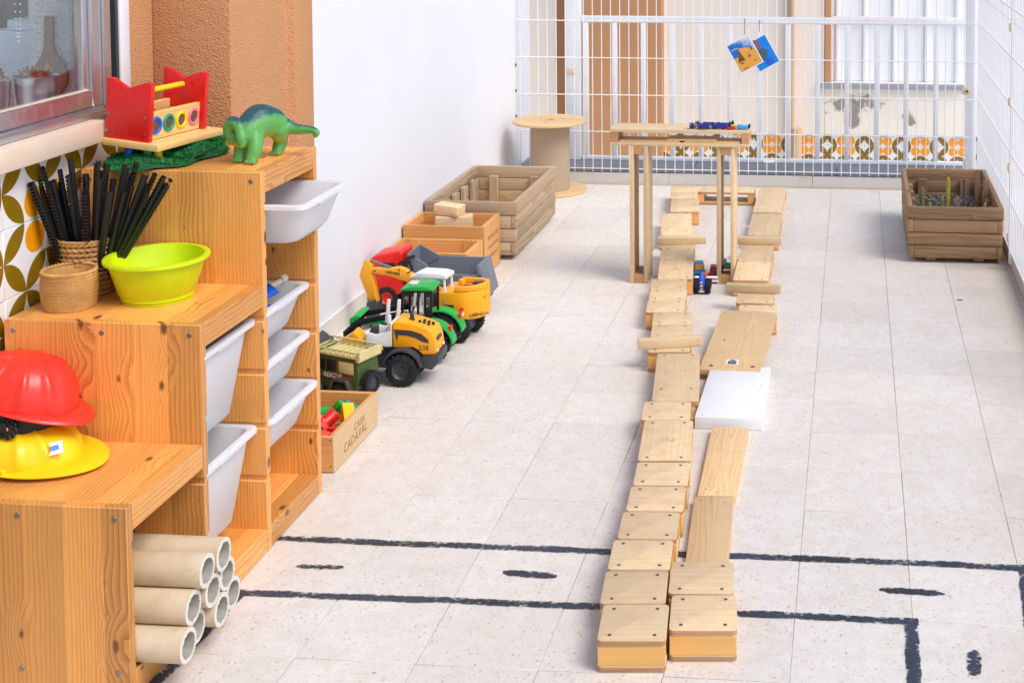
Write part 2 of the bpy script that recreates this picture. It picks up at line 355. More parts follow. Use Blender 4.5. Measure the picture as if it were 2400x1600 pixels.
def tilepat(name, s, worn=0, pr=.49, dr=.225):
    m, nt, b = new_mat(name); g = G(nt); tc = g.n('ShaderNodeTexCoord').outputs['Object']
    p = g.vmath('MULTIPLY', tc, (1/s, 1/s, 0))
    c0 = g.math('LESS_THAN', g.vmath('LENGTH', p), pr)
    pet = None
    for cx, cy in ((-.5, .5), (-.5, -.5), (.5, -.5)):
        d = g.math('MULTIPLY', g.math('LESS_THAN', g.vmath('DISTANCE', p, (cx, cy, 0)), pr), c0)
        pet = d if pet is None else g.math('MAXIMUM', pet, d)
    disc = g.math('LESS_THAN', g.vmath('DISTANCE', p, (.245, .245, 0)), dr)
    co = g.objco(); n = g.noise(co, 25, 3)
    c = g.mix(pet, S(240, 240, 240), g.mix(n, S(150, 118, 18), S(128, 100, 22)))
    c = g.mix(disc, c, g.mix(n, S(252, 166, 16), S(244, 150, 20)))
    if worn: c = g.mix(g.mapr(g.noise(co, 30, 5, .7), .62, .7, 0, worn), c, S(222, 206, 186))
    g.link(c, b.inputs['Base Color']); b.inputs['Roughness'].default_value = .16
    g.link(g.bump(g.noise(co, 12, 2), .1, .003), b.inputs['Normal']); return m
M['tile_near'] = tilepat('glazed_flower_tile', .152, 0, .5, .235); M['tile_far'] = tilepat('worn_flower_tile', .156, .4, .515, .245)
def roadpaint():
    m, nt, b = new_mat('brushed_black_floor_paint'); g = G(nt); tc = g.n('ShaderNodeTexCoord'); uv = tc.outputs['UV']; co = tc.outputs['Object']
    sp = g.n('ShaderNodeSeparateXYZ'); g.link(uv, sp.inputs[0])
    e = g.math('ABSOLUTE', g.math('SUBTRACT', sp.outputs[1], .5))
    ends = g.math('MINIMUM', sp.outputs[0], g.math('SUBTRACT', 1, sp.outputs[0]))
    mp = g.n('ShaderNodeMapping'); mp.inputs['Scale'].default_value = (1, 1, 1); g.link(co, mp.inputs[0])
    n = g.noise(co, 150, 5, .75); n2 = g.noise(co, 14, 3)
    lim = g.math('ADD', g.mapr(n2, .3, .7, .47, .36), g.math('MULTIPLY', g.math('SUBTRACT', n, .5), .24))
    a = g.mapr(g.math('SUBTRACT', lim, e), -.01, .03)
    st_ = g.n('ShaderNodeMapping'); st_.inputs['Scale'].default_value = (.35, 1, 1); g.link(co, st_.inputs[0])
    holes = g.mapr(g.math('ADD', g.math('ADD', g.noise(st_.outputs[0], 230, 4, .75), g.math('MULTIPLY', e, .22)), g.math('MULTIPLY', g.math('SUBTRACT', n2, .5), .35)), .585, .64, 1, 0)
    a = g.math('MULTIPLY', a, holes)
    b.inputs['Roughness'].default_value = .5
    c = g.mix(g.mapr(g.noise(co, 4, 3), .4, .6), S(44, 46, 52), S(58, 66, 82)); g.link(c, b.inputs['Base Color'])
    g.link(a, b.inputs['Alpha']); return m
M['road'] = roadpaint()
def facade_stain():
    m, nt, b = new_mat('cream_render_with_peeled_patches'); g = G(nt); co = g.objco(False); geo = g.n('ShaderNodeNewGeometry').outputs['Position']
    base = hsv(g, S(248, 238, 222), g.mapr(g.noise(co, 3, 4), .3, .7, .96, 1.03))
    d1 = g.vmath('LENGTH', g.vmath('MULTIPLY', g.vmath('SUBTRACT', geo, (1.16, 5.3, -.19)), (2.6, 0, 7)))
    d2 = g.vmath('LENGTH', g.vmath('MULTIPLY', g.vmath('SUBTRACT', geo, (1.1, 5.3, -.34)), (5.5, 0, 9)))
    d3 = g.vmath('LENGTH', g.vmath('MULTIPLY', g.vmath('SUBTRACT', geo, (1.6, 5.3, -.33)), (9, 0, 9)))
    n = g.noise(co, 9, 4, .6)
    d = g.math('MINIMUM', g.math('MINIMUM', d1, d2), d3)
    f = g.mapr(g.math('ADD', d, g.math('MULTIPLY', g.math('SUBTRACT', n, .5), 2.2)), .35, .65, 1, 0)
    c = g.mix(f, base, g.mix(g.noise(co, 60, 3), S(128, 118, 106), S(186, 176, 162)))
    g.link(c, b.inputs['Base Color']); b.inputs['Roughness'].default_value = .85; g.link(g.bump(g.math('MULTIPLY', f, -1.0), .5, .006), b.inputs['Normal']); return m
M['facade_stain'] = facade_stain()
# ================================================================== SETTING
T = .2535
# floor: grout bed with every tile laid on it
mb = MB(); mb.box(-.90, 1.80, -7.5, 1.085, -.12, -.0022)
floor = tag(mb.build('floor', M['grout']), kind='structure')
tile_meshes = []
for k in range(3):
    h = (T-.0009-.0004*k)/2
    tile_meshes.append(MB().box(-h, h, -h, h, -.0098, 0).mesh('floor_tile', .0007, 1))
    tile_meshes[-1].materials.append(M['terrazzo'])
for c in range(-3, 7):
    for r in range(-4, 17):
        x0, y0 = c*T, -r*T
        if x0 < -.77: continue
        cx, cy = x0+T/2, y0-T/2
        dz = random.uniform(-.0006, .0)
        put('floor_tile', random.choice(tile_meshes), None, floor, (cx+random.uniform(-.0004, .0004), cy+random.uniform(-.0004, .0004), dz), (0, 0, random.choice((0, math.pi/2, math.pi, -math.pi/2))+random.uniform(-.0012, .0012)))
# cut narrow strips along the right kerb
for r in range(-4, 17):
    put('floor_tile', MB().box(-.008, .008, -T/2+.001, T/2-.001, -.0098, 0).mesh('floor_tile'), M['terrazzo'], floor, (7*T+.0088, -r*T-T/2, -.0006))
mb = MB(); mb.add([(-60, 1.3, -1.0), (60, 1.3, -1.0), (60, 60, -1.0), (-60, 60, -1.0)], [(0, 1, 2, 3)])
tag(mb.build('ground', M['paving']), kind='structure')
# stone step at the far end: marble riser pieces and slate coping
st = thing('stone_step', 'low step with pale marble riser and grey slate top under the gate', 'step', (.55, 1.09, 0))
xs = [-1.26, -.42, .36, 1.24]
for i in range(3):
    MB().box(xs[i]+.001, xs[i+1]-.001, -.012, .28, -.1, .050+.001*(i % 2)).build('marble_slab', M['marble'], st, .002, 1)
for i in range(3):
    MB().box(xs[i]+.0015+.13*(i > 0), xs[i+1]-.0015+.13*(i < 2), .004, .27, .0525, .076).build('slate_slab', M['slate'], st, .003, 1)
# left side: white wall, brown pillar, tiled wall, window
ww = thing('white_wall', 'smooth white wall along the left side behind the toys', 'wall', (-.72, -.5, 0))
MB().box(-.16, .008, -1.72, 1.9, -.02, 2.3).build('wall_face', M['white'], ww)
for i in range(4):
    MB().box(.009, .021, -1.60+.80*i, -.802+.80*i if i < 3 else 1.575, .0, .072).build('skirting', M['marble'], ww, .001, 1)
pl = thing('rendered_pillar', 'brown rough rendered pillar beside the window', 'pillar', (-.60, -2.47, 0))
prof = [(-.11, -.275), (.105, -.275), (.105, .02), (.082, .035), (.082, .125), (.105, .14), (.105, .27), (-.11, .27)]
MB().prism(prof, 'z', 0, 2.3).build('render', M['brown'], pl, .006, 2)
MB().box(-.2, -.106, -.415, -.276, 0, 2.3).build('side_render', M['brown'], pl)
tw = thing('tiled_wall', 'wall of white tiles with olive petals and orange discs under the window', 'wall', (-.72, -3.3, 0))
MB().box(-.1, .009, -1.6, .41, 0, .965).build('backing', M['grout'], tw)
tm = MB().box(-.0762, .0762, -.0762, .0762, 0, .006).mesh('wall_tile', .0012, 1); tm.materials.append(M['tile_near'])
TS = .1535; Yc, Zc = -3.24, .829
for i in range(-3, 3):
    for j in range(-3, 1):
        y = Yc+(i+.5)*TS+3.3; z = Zc+(j+.5)*TS
        ex = 1 if i % 2 else -1; ez = 1 if j % 2 else -1   # disc corner direction
        a = {(1, 1): 0, (-1, 1): 1, (-1, -1): 2, (1, -1): 3}[(ex, ez)]
        Rm = Matrix(((0, 0, 1), (1, 0, 0), (0, 1, 0))).to_4x4() @ Matrix.Rotation(a*math.pi/2, 4, 'Z')
        put('wall_tile', tm, None, tw, (.009, y, z), Rm.to_euler())
wd = thing('window', 'aluminium sliding window with beige stone sill above the tiles', 'window', (-.70, -3.3, .97))
MB().box(-.14, .045, -1.5, .235, -.002, .05).build('sill', M['sillstone'], wd, .003, 2)
MB().box(-.03, .012, -1.5, .30, .051, .066).build('lower_track', M['alu'], wd, .002, 1)
MB().box(-.012, .004, -1.5, .30, .066, .074).build('track_lip', M['alu'], wd, .001, 1)
rail = MB().box(-.022, -.002, -1.5, .262, .076, .117).build('bottom_rail', M['alu'], wd, .002, 1)
MB().box(-.021, -.003, -1.5, .25, .1172, .1195).build('gasket', M['sillstone'], rail)
stl = MB().box(-.022, -.002, .263, .305, .076, .9).build('stile', M['alu'], wd, .002, 1)
MB().box(-.030, -.010, .236, .2625, .118, .9).build('inner_stile', M['alu'], wd, .003, 2)
MB().box(-.03, .004, .306, .337, .066, .9).build('jamb_track', M['alu'], wd, .001, 1)
MB().box(-.045, -.006, .338, .352, .066, .9).build('brush_gap', M['black'], wd)
MB().box(-.04, .008, .353, .366, .066, .9).build('jamb_lip', M['dark'], wd, .001, 1)
MB().box(-.05, .012, .367, .412, .05, .9).build('white_jamb', M['whitep'], wd, .003, 2)
MB().box(-.016, -.012, -1.5, .245, .1197, .9).build('pane', M['glass'], wd)
# what stands behind the window
rw = thing('room_wall', 'rough white wall inside the room seen through the window', 'wall', (-.85, -2.9, 1.0))
MB().box(-.075, .10, -.045, .14, -.4, 1.3).build('return_wall', M['roomwall'], rw, .012, 3)
MB().box(-1.6, -.076, .8, .85, -.4, 1.3).build('back_wall', M['cream'], rw)
MB().box(-1.6, .1, -1.3, .8, -.44, -.40).build('room_floor', M['grout'], rw)
MB().box(-1.62, .112, -1.28, -.046, -.02, .028).build('inner_sill', M['marble'], rw)
ct = thing('curtain', 'pale grey curtain hanging behind the window at the left edge', 'curtain', (-1.25, -2.3, .9))
pts = [(-.3+.01*i, .012*math.sin(i*1.1)) for i in range(60)]
MB().prism([(x, y) for x, y in pts]+[(x, y+.003) for x, y in pts[::-1]], 'z', .2, .9).build('cloth', plastic('grey_curtain_cloth', S(150, 142, 130), .9), ct, smooth=True)
wb = thing('white_box', 'white plastic container standing behind the window', 'container', (-1.1, -2.62, 1.03))
MB().box(-.12, .1, -.06, .06, -.02, .16).build('body', M['whitep'], wb, .008, 3)
MB().box(-.06, .07, -.05, .05, .16, .19).build('lid', M['whitep'], wb, .006, 2)
paddle = [(-.895, 1.15), (-.893, 1.11), (-.875, 1.075), (-.851, 1.062), (-.833, 1.075), (-.818, 1.10), (-.816, 1.13), (-.825, 1.15), (-.845, 1.175), (-.851, 1.195), (-.850, 1.265), (-.872, 1.266), (-.874, 1.195), (-.882, 1.17)]
pd = tag(MB().prism([(x, z-.01) for x, z in paddle], 'y', -2.958, -2.9455).build('paddle_reflection', plaster('brown_reflection', S(150, 118, 88), 130, .6, .06, .8, .006), None, .002, 1), 'brown paddle shaped slab imitating a dark reflection on the rough white wall behind the glass', 'board')  # thin brown slab stands in for a paddle-shaped reflection in the glass
def bucket(x, y, label):
    t = thing('tin_bucket', label, 'bucket', (x, y, 1.028), 0, 'tin buckets behind the window')
    pr = [(.040, 0), (.0415, .012)]
    for k in range(5): pr += [(.0425+.0008*k, .016+.009*k), (.0445+.0008*k, .0205+.009*k)]
    pr += [(.047, .066), (.050, .098), (.052, .100), (.050, .101), (.048, .09), (.046, .085)]
    MB().lathe(pr, n=40).build('body', M['galv'], t, smooth=True, ang=60)
    mb = MB()
    rnd = random.Random(int(abs(x)*1000))
    for k in range(60):
        a = rnd.uniform(0, 6.3); r = rnd.uniform(0, .04); z = .085+rnd.uniform(0, .03)
        p = Vector((r*math.cos(a), r*math.sin(a), z)); q = p+Vector((rnd.uniform(-.012, .012), rnd.uniform(-.012, .012), rnd.uniform(.0, .02)))
        mb.cyl(p, q, .004, .0015, 5)
    mb.lathe([(.047, .085), (.03, .098), (0.0, .104)], n=20)
    tag(mb.build('dry_bulbs', plaster('brown_dry_bulbs', S(150, 100, 66), 60, .6, .3, .9, .004), t, smooth=True), kind='stuff')
bucket(-.807, -3.10, 'right one of two tin buckets behind the glass, with clear ridges')
bucket(-.880, -3.17, 'left one of two tin buckets behind the glass, cut by the photo edge')
mb = MB()
for k in range(46):
    t = k/45; a = (t-.5)*2
    x = -.847+.0165*a; z = 1.209+.5*min(1, abs(a))**1.0*(.03 if abs(a) < .12 else 1)*abs(a)
    mb.lathe([(0, -.0022), (.0017, -.0014), (.0022, 0), (.0017, .0014), (0, .0022)], (x, -3.1, z), 6)
tag(mb.build('bead_chain', M['whitep'], None, smooth=True), 'white bead chain loop of a blind hanging behind the window glass', 'chain')
# ------------------------------------------------------------------ mesh fences, gate
def wire_panel(label, loc, along, n_v, pitch, zs, z0, z1, length, n0, cat='fence'):
    t = thing('mesh_fence', label, cat, loc)
    def P(a, d, z): return (a, d, z) if along == 'x' else (d, a, z)
    vm = MB().cyl((0, 0, z0), (0, 0, z1), .0026, n=6).mesh('vertical_wire', smooth=True); vm.materials.append(M['wire'])
    for i in range(n_v): put('vertical_wire', vm, None, t, P(n0+i*pitch, 0, 0))
    hm = MB().cyl(P(n0-.02, 0, 0), P(n0+length, 0, 0), .003, n=6).mesh('horizontal_wire', smooth=True); hm.materials.append(M['wire'])
    for z in zs: put('horizontal_wire', hm, None, t, P(0, -.0045 if along == 'x' else -.0045, z))
    return t
mf = wire_panel('white welded wire mesh fence across the far end of the terrace', (0, 1.07, 0), 'x', 50, .05, [.078+.2015*k for k in range(8)], .060, 1.6, 2.46, -.685)
for z in (.35, .63, .02+.47): MB().box(-.7115, -.706, -.006, .006, z, z+.014).build('wall_hook', M['steel_dark'], mf, .001, 1)
sf = wire_panel('white welded wire mesh fence along the right side on the kerb', (1.785, -1, 0), 'y', 62, .05, [.095+.2*k for k in range(8)], .088, 1.6, 3.05, -1.0)
MB().box(-.006, .012, .49, .508, .03, 1.6).build('fence_post', M['wire'], sf, .001, 1)
for z in (.12, .415, .69, 1.0): MB().box(-.014, -.006, .482, .516, z, z+.034).build('clip', M['rusty'], sf, .003, 2)
cp = thing('corner_post', 'square white metal post in the corner between the two mesh fences', 'post', (1.745, 1.10, .05))
MB().box(-.02, .035, -.02, .03, .027, 1.6).build('post', M['gatepaint'], cp, .003, 2)
c1 = MB().box(-.045, .0, -.045, -.036, .46, .496).build('clip', M['rusty'], cp, .004, 2)
MB().cyl((-.018, -.046, .478), (-.018, -.049, .478), .007, n=10).build('bolt', M['steel_dark'], c1)
gt = thing('gate', 'white barred metal gate standing behind the wire mesh', 'gate', (.66, 1.32, .077))
MB().box(-1.055, 1.07, -.012, .012, .775, .812).build('top_rail', M['gatepaint'], gt, .003, 2)
MB().box(-1.055, 1.07, -.014, .014, .0, .022).build('bottom_rail', M['gatepaint'], gt, .003, 2)
bar = MB().box(-.0135, .0135, -.0115, .0115, .0225, .7745).mesh('bar', .002, 2); bar.materials.append(M['gatepaint'])
for i in range(13): put('bar', bar, None, gt, (-1.03+.1625*i, 0, 0))
lp = MB().box(-1.142, -1.06, -.03, .03, 0, 1.6).build('gate_post', M['gatepaint'], gt, .004, 2)
MB().box(-1.136, -1.085, -.042, -.0305, .487, .525).build('latch', M['sillstone'], lp, .006, 3)
MB().box(-.03, .03, -.035, .035, .0, .012).build('foot_plate', M['gatepaint'], gt, .003, 2)
# right kerb and white ground sheet added for brightness beyond the side fence
kb = tag(MB().box(1.793, 1.90, -7.5, 1.085, -.12, .082).build('kerb', M['concrete'], None, .004, 2), kind='structure')
mb = MB(); mb.add([(1.91, -30, -.9), (60, -30, -.9), (60, 60, -.9), (1.91, 60, -.9)], [(0, 1, 2, 3)])
tag(mb.build('bright_ground_sheet', plaster('bright_ground_white', S(240, 239, 240), 20, .15, .03, .8)), kind='structure')
MB()
# ------------------------------------------------------------------ building beyond the gate
FB = Vector((.4, 5.3, -1.0))
fb = thing('neighbour_building', 'pale rendered building with brown column and tiled base beyond the gate', 'building', FB)
def fbox(name, x0, x1, z0, z1, mat, y0=-.02, y1=.15, parent=fb, bev=.004):
    return MB().box(x0-FB.x, x1-FB.x, y0, y1, z0-FB.z, z1-FB.z).build(name, mat, parent, bev, 1)
fbox('wall_panel', -.50, .88, -.46, 3, M['cream'])
fbox('wall_panel', -3.2, -1.43, -1, 3, M['cream'])
fbox('base', -.50, 2.6, -1, -.4605, M['cream'], .005, .15)
fbox('column', -1.30, -.501, -1, 3, M['brown_far'], -.10, .15)
fbox('downpipe_recess', -1.428, -1.3015, -1, 3, M['brown_far'], .02, .15)
mb = MB().cyl((.605-FB.x, -.06, .55), (.605-FB.x, -.06, 4), .033, n=14); M['pipe'] = painted('tan_pipe_paint', S(214, 180, 146), .3, .6); dp = mb.build('downpipe', M['pipe'], fb, smooth=True)
MB().cyl((.642-FB.x, -.07, .0), (.642-FB.x, -.07, .60), .048, n=14).build('pipe_shoe', M['pipe'], dp, smooth=True)
fbox('wall_below_window', .8805, 2.6, -.46, -.062, M['facade_stain'])
fbox('window_sill', .815, 2.05, -.0615, -.022, plaster('pale_slate_sill', S(160, 164, 172), 50, .2, .1, .5), -.06, .10)
fbox('window_sill', .83, 2.05, -.0215, -.009, M['marble'], -.05, .10)
wn = fbox('window', .94, 2.6, -.0085, 3, plaster('bright_blind', S(252, 251, 252), 20, .1, .02), .05, .12)
for x in (.97, 1.20, 1.45, 1.72, 1.98): fbox('window_bar', x, x+.022, -.008, 3, M['gatepaint'], .028, .049, wn)
fbox('brown_shutter', .8805, .93, -.0085, 3, M['brown_far'], -.04, .10)
fbox('blind_box', .9305, 2.6, .52, .545, M['cream'], .0, .027)
tf = MB().box(-.0774, .0774, -.0774, .0774, 0, .006).mesh('wall_tile', .001, 1); tf.materials.append(M['tile_far'])
TF = .157
for i in range(-12, 6):
    for j in (-1, 0):
        x = 1.375+(i+.5)*TF; z = -.556+(j+.5)*TF
        if x < -.44 or .55 < x < .62: continue
        if j == 0: z -= 0
        ex = 1 if i % 2 else -1; ez = 1 if j % 2 else -1
        a = {(1, 1): 0, (-1, 1): 1, (-1, -1): 2, (1, -1): 3}[(ex, ez)]
        Rm = Matrix(((1, 0, 0), (0, 0, -1), (0, 1, 0))).to_4x4() @ Matrix.Rotation(a*math.pi/2, 4, 'Z')
        put('wall_tile', tf, None, fb, (x-FB.x, .0049, z-FB.z), Rm.to_euler())
# ------------------------------------------------------------------ painted road lines on the floor
def stroke(pts, width, label, z=.0012):
    mb = MB(); vs_, fs_, uv = [], [], []
    P = [Vector((x, y, 0)) for x, y in pts]; n = 24; Q = []
    tot = sum((P[i+1]-P[i]).length for i in range(len(P)-1))
    for i in range(len(P)-1):
        for k in range(n): Q.append(P[i].lerp(P[i+1], k/n))
    Q.append(P[-1]); m = len(Q); ph = random.uniform(0, 6)
    for i, q in enumerate(Q):
        d = (Q[min(i+1, m-1)]-Q[max(i-1, 0)]).normalized(); nn = Vector((-d.y, d.x, 0))
        t = i/(m-1); wv = .0012*math.sin(t*23+ph)+.0008*math.sin(t*57+ph*2)
        tp = 1 if tot > .3 else min(1, .35+min(t, 1-t)*m/6)
        for sgn in (-1, 1): vs_.append(q+nn*(wv+sgn*width/2*tp)+Vector((0, 0, z)))
    me = bpy.data.meshes.new('painted_line'); me.from_pydata([tuple(v) for v in vs_], [], [(2*i, 2*i+2, 2*i+3, 2*i+1) for i in range(m-1)])
    ul = me.uv_layers.new(name='UVMap')
    for l in me.loops:
        i = l.vertex_index; ul.data[l.index].uv = (i//2/(m-1), i % 2)
    return tag(put('painted_line', me, M['road']), label, 'floor marking', 'black painted road lines on the floor')
stroke([(-.27, -3.052), (.56, -3.05), (1.18, -3.04), (1.545, -3.043)], .034, 'long black painted line across the floor, the farther of the two')
stroke([(-.27, -3.31), (.58, -3.298), (1.280, -3.30)], .032, 'long black painted line across the floor, the nearer of the two', .0016)
stroke([(1.264, -3.287), (1.258, -3.75)], .034, 'black painted line running towards the viewer from the nearer cross line', .0020)
stroke([(1.537, -3.028), (1.50, -3.55)], .034, 'black painted line running down the right edge of the photo', .0016)
stroke([(-.152, -3.182), (-.04, -3.178)], .026, 'short faint black dash nearest the cardboard tubes')
stroke([(.334, -3.168), (.462, -3.175)], .032, 'short thick black dash left of the block row')
stroke([(1.198, -3.171), (1.344, -3.176)], .030, 'short black dash right of the block row')
stroke([(1.389, -3.40), (1.381, -3.495)], .034, 'short black dash pointing towards the viewer at lower right')
stroke([(-.248, -3.80), (-.232, -3.60), (-.226, -3.31)], .034, 'black painted line along the foot of the pine shelf unit', .0020)
# ================================================================== SHELF UNIT
XF, XB = -.2485, -.6885
sh = thing('shelf_unit', 'stepped varnished pine shelf unit with three levels by the window', 'shelf', (-.4685, -3.26, 0))
def SL(x, y, z): return (x+.4685, y+3.26, z)
tp, bay = .022, .284
panels = [(-2.79, .91, 'r'), (-3.096, .91, 'm'), (-3.402, .644, 'm'), (-3.708, .386, 'l')]   # y of far face, height, kind
grooves = [.178, .305, .434, .562, .692, .826]
gd, gh = .006, .0145
for yf, h, kind in panels:
    y1, y0 = yf+3.26, yf-tp+3.26
    hb = h
    nxt = {(-3.096): .644, (-3.402): .386}.get(yf)
    left_h = nxt if nxt else (0 if kind == 'l' else h)   # grooves on the near (-y) face only up to neighbour bay height
    near = [z for z in grooves if (kind != 'l') and z < (left_h if nxt else h)-.05]
    far = [z for z in grooves if kind != 'r' and z < h-.05]
    poly = [(y1, .0)]
    for z in far: poly += [(y1, z-gh/2), (y1-gd, z-gh/2), (y1-gd, z+gh/2), (y1, z+gh/2)]
    poly += [(y1, h), (y0, h)]
    for z in near[::-1]: poly += [(y0, z+gh/2), (y0+gd, z+gh/2), (y0+gd, z-gh/2), (y0, z-gh/2)]
    poly += [(y0, 0)]
    po = MB().prism(poly, 'x', -.22, .22).build('side_panel', M['pine_z'], sh, .0012, 1)
    for x in (-.20, .0, .195):
        for z in ([h-.022] if h > .5 else [h-.022, .06]):
            MB().cyl((x, y0+.0002, z), (x, y0-.0012, z), .0058, n=12).build('screw', M['screw'], po, .0005, 1)
for (ya, yb, h) in ((-3.096, -2.812, .91), (-3.402, -3.118, .644), (-3.708, -3.424, .386)):
    MB().box(-.22, .19, ya+.0005+3.26, yb-.0005+3.26, h-.022, h-.0008).build('shelf_top', M['pine_y'], sh, .001, 1)
    MB().box(.191, .2195, ya+.0005+3.26, yb-.0005+3.26, h-.053, h-.0002).build('front_rail', M['pine_y'], sh, .0015, 1)
    MB().box(-.22, .17, ya+.0005+3.26, yb-.0005+3.26, .034, .054).build('bottom_board', M['pine_y'], sh, .001, 1)
    MB().box(.171, .2195, ya+.0005+3.26, yb-.0005+3.26, .002, .0555).build('bottom_rail', M['pine_y'], sh, .0015, 1)
    MB().box(-.2195, -.213, ya+.0005+3.26, yb-.0005+3.26, .055, h-.0225).build('back_board', M['pine_z'], sh)
# ------------------------------------------------------------------ bins
def rrect(x0, x1, y0, y1, r, n=5):
    pts = []
    for cx, cy, a0 in ((x1-r, y0+r, -90), (x1-r, y1-r, 0), (x0+r, y1-r, 90), (x0+r, y0+r, 180)):
        for k in range(n+1):
            a = RAD(a0+90*k/n); pts.append((cx+r*math.cos(a), cy+r*math.sin(a)))
    return pts
def bin_mesh(depth, key):
    mb = MB(); rings = []
    def ring(ins, z, r): rings.append([(x, y, z) for x, y in rrect(-.42+ins, -ins, -.148+ins, .148-ins, r)])
    tpz = .022 if depth < .15 else .026
    ring(.0, -.009, .03); ring(.0, .0, .03); ring(.002, .0015, .028); ring(.017, .001, .03); ring(.019, -.002, .03)
    ring(.019+tpz, -depth+.014, .035); ring(.030+tpz, -depth+.003, .035)
    n = len(rings[0]); vs_ = [v for r in rings for v in r]; fs_ = []
    for k in range(len(rings)-1): fs_ += [(k*n+i, k*n+(i+1) % n, (k+1)*n+(i+1) % n, (k+1)*n+i) for i in range(n)]
    fs_.append(tuple((len(rings)-1)*n+i for i in range(n)))
    mb.add(vs_, fs_)
    # outer skin
    rings = []; ring(.0, -.009, .03); ring(.0145, -.0085, .03); ring(.0165+tpz, -depth+.013, .037); ring(.028+tpz, -depth, .035)
    vs_ = [v for r in rings for v in r]; fs_ = []
    for k in range(len(rings)-1): fs_ += [(k*n+i, (k+1)*n+i, (k+1)*n+(i+1) % n, k*n+(i+1) % n) for i in range(n)]
    fs_.append(tuple((len(rings)-1)*n+i for i in range(n))[::-1]); mb.add(vs_, fs_)
    me = mb.mesh(key, smooth=True, ang=50, weld=True); me.materials.append(M['bin']); return me
lipm = MB().prism([(-.05, 0), (.05, 0), (.035, .012), (-.035, .012)], 'x', -.012, -.0095)
bs, bd = bin_mesh(.10, 'shallow_tub'), bin_mesh(.215, 'deep_tub')
def bin_(me, yc, z, xfront, label, deep):
    t = thing('storage_bin', label, 'bin', (xfront, yc, z), 0, 'translucent white storage bins')
    put('tub', me, None, t)
    hd = MB().box(-.0155, -.003, -.05, .05, -.017, -.0095); hd.build('handle_lip', M['bin'], t, .002, 2)
    return t
YR, YM = -2.954, -3.26
bin_(bs, YR, .826, -.150, 'shallow white bin pulled far out of the top of the shelf unit', 0)
bin_(bs, YR, .562, -.258, 'shallow white bin with a blue toy in it', 0)
bin_(bs, YR, .434, -.258, 'shallow white bin, second from the bottom of the right shelf column', 0)
bin_(bs, YR, .305, -.240, 'lowest shallow white bin in the right shelf column', 0)
bin_(bd, YM, .562, -.262, 'upper deep white bin under the middle step', 1)
bin_(bd, YM, .305, -.262, 'lower deep white bin standing low in the middle column', 1)
# contents seen in the bins
t = thing('toy_fish', 'bright blue plastic toy lying in the second white bin', 'toy', (-.330, -3.020, .545), 0, rot=(RAD(-50), RAD(25), RAD(-20)))
MB().lathe([(0, -.05), (.012, -.04), (.026, 0), (.02, .03), (.008, .05), (.02, .08), (.0, .082)], n=16, sy=.55).build('body', M['blue'], t, smooth=True)
MB().prism([(-.02, .02), (.05, .055), (.02, -.01)], 'y', -.004, .004).build('fin', M['blue'], t, .002, 2)
t = thing('toy_bone', 'grey plastic rod toy resting on the rim of the second bin', 'toy', (-.315, -2.985, .578), 0)
MB().cyl((-.02, -.075, .0), (.01, .09, .008), .008, n=12).build('shaft', M['concrete'], t, smooth=True)
for p in ((-.028, -.085, 0), (-.008, -.085, 0), (.006, .098, .008)): MB().cyl(p, (p[0]+.006, p[1]+.02, p[2]+.002), .012, .010, 14).build('knob', M['concrete'], t, .002, 2)
# ------------------------------------------------------------------ cardboard tubes
def tube_mesh():
    n = 40; ro, ri, L = .0335, .0245, .40; mb = MB(); rnd = random.Random(3)
    jit = [rnd.uniform(-.0012, .0012) for _ in range(n)]
    mb.lathe([(ro, -L), (ro, -.002), (ro-.0006, 0)], n=n)
    mb.f = [f for f in mb.f if len(f) == 4]; body = mb.mesh('outer_sleeve', smooth=True); body.materials.append(M['tube'])
    mb = MB(); mb.lathe([(ro-.0004, 0), (ri, .0006)], n=n, fn=lambda t, k, z: jit[int(t/6.2832*n+.5) % n]*(1.6 if k else .2)); mb.f = [f for f in mb.f if len(f) == 4]
    e1 = mb.mesh('cut_edge', smooth=True); e1.materials.append(M['tubeend'])
    mb = MB(); mb.lathe([(ri, .0006), (ri-.001, -.004), (ri-.0008, -.2), (ri-.001, -.39)], n=n, fn=lambda t, k, z: jit[int(t/6.2832*n+.5) % n]*1.6 if k < 1 else 0); mb.f = [f for f in mb.f if len(f) == 4]
    e2 = mb.mesh('inner_sleeve', smooth=True); e2.materials.append(M['tubein'])
    return body, e1, e2
tmesh = tube_mesh()
tubes = [(-3.6745, 0, -.160, 'bottom row, first from the near end'), (-3.607, 0, -.175, 'bottom row, second from the near end'), (-3.5395, 0, -.157, 'bottom row, third from the near end'), (-3.472, 0, -.165, 'bottom row, farthest from the viewer'),
         (-3.641, 1, -.165, 'second row, nearest to the viewer'), (-3.5735, 1, -.158, 'second row, the middle one'), (-3.506, 1, -.160, 'second row, farthest from the viewer'),
         (-3.6075, 2, -.152, 'third row, the nearer one'), (-3.540, 2, -.150, 'farther one of the top two')]
for y, lv, xe, lab in tubes:
    t = thing('cardboard_tube', 'beige cardboard tube in the low shelf, '+lab, 'tube', (xe, y, .0895+lv*.0585), 0, 'cardboard tubes stacked in the low shelf', rot=(random.uniform(0, 6.28), 0, 0))
    t.rotation_euler = (Matrix.Rotation(RAD(random.uniform(-.4, .4)), 3, 'Z') @ Matrix.Rotation(math.pi/2, 3, 'Y') @ Matrix.Rotation(random.uniform(0, 6.28), 3, 'Z')).to_euler()
    for me in tmesh: put(me.name.split('.')[0], me, None, t)
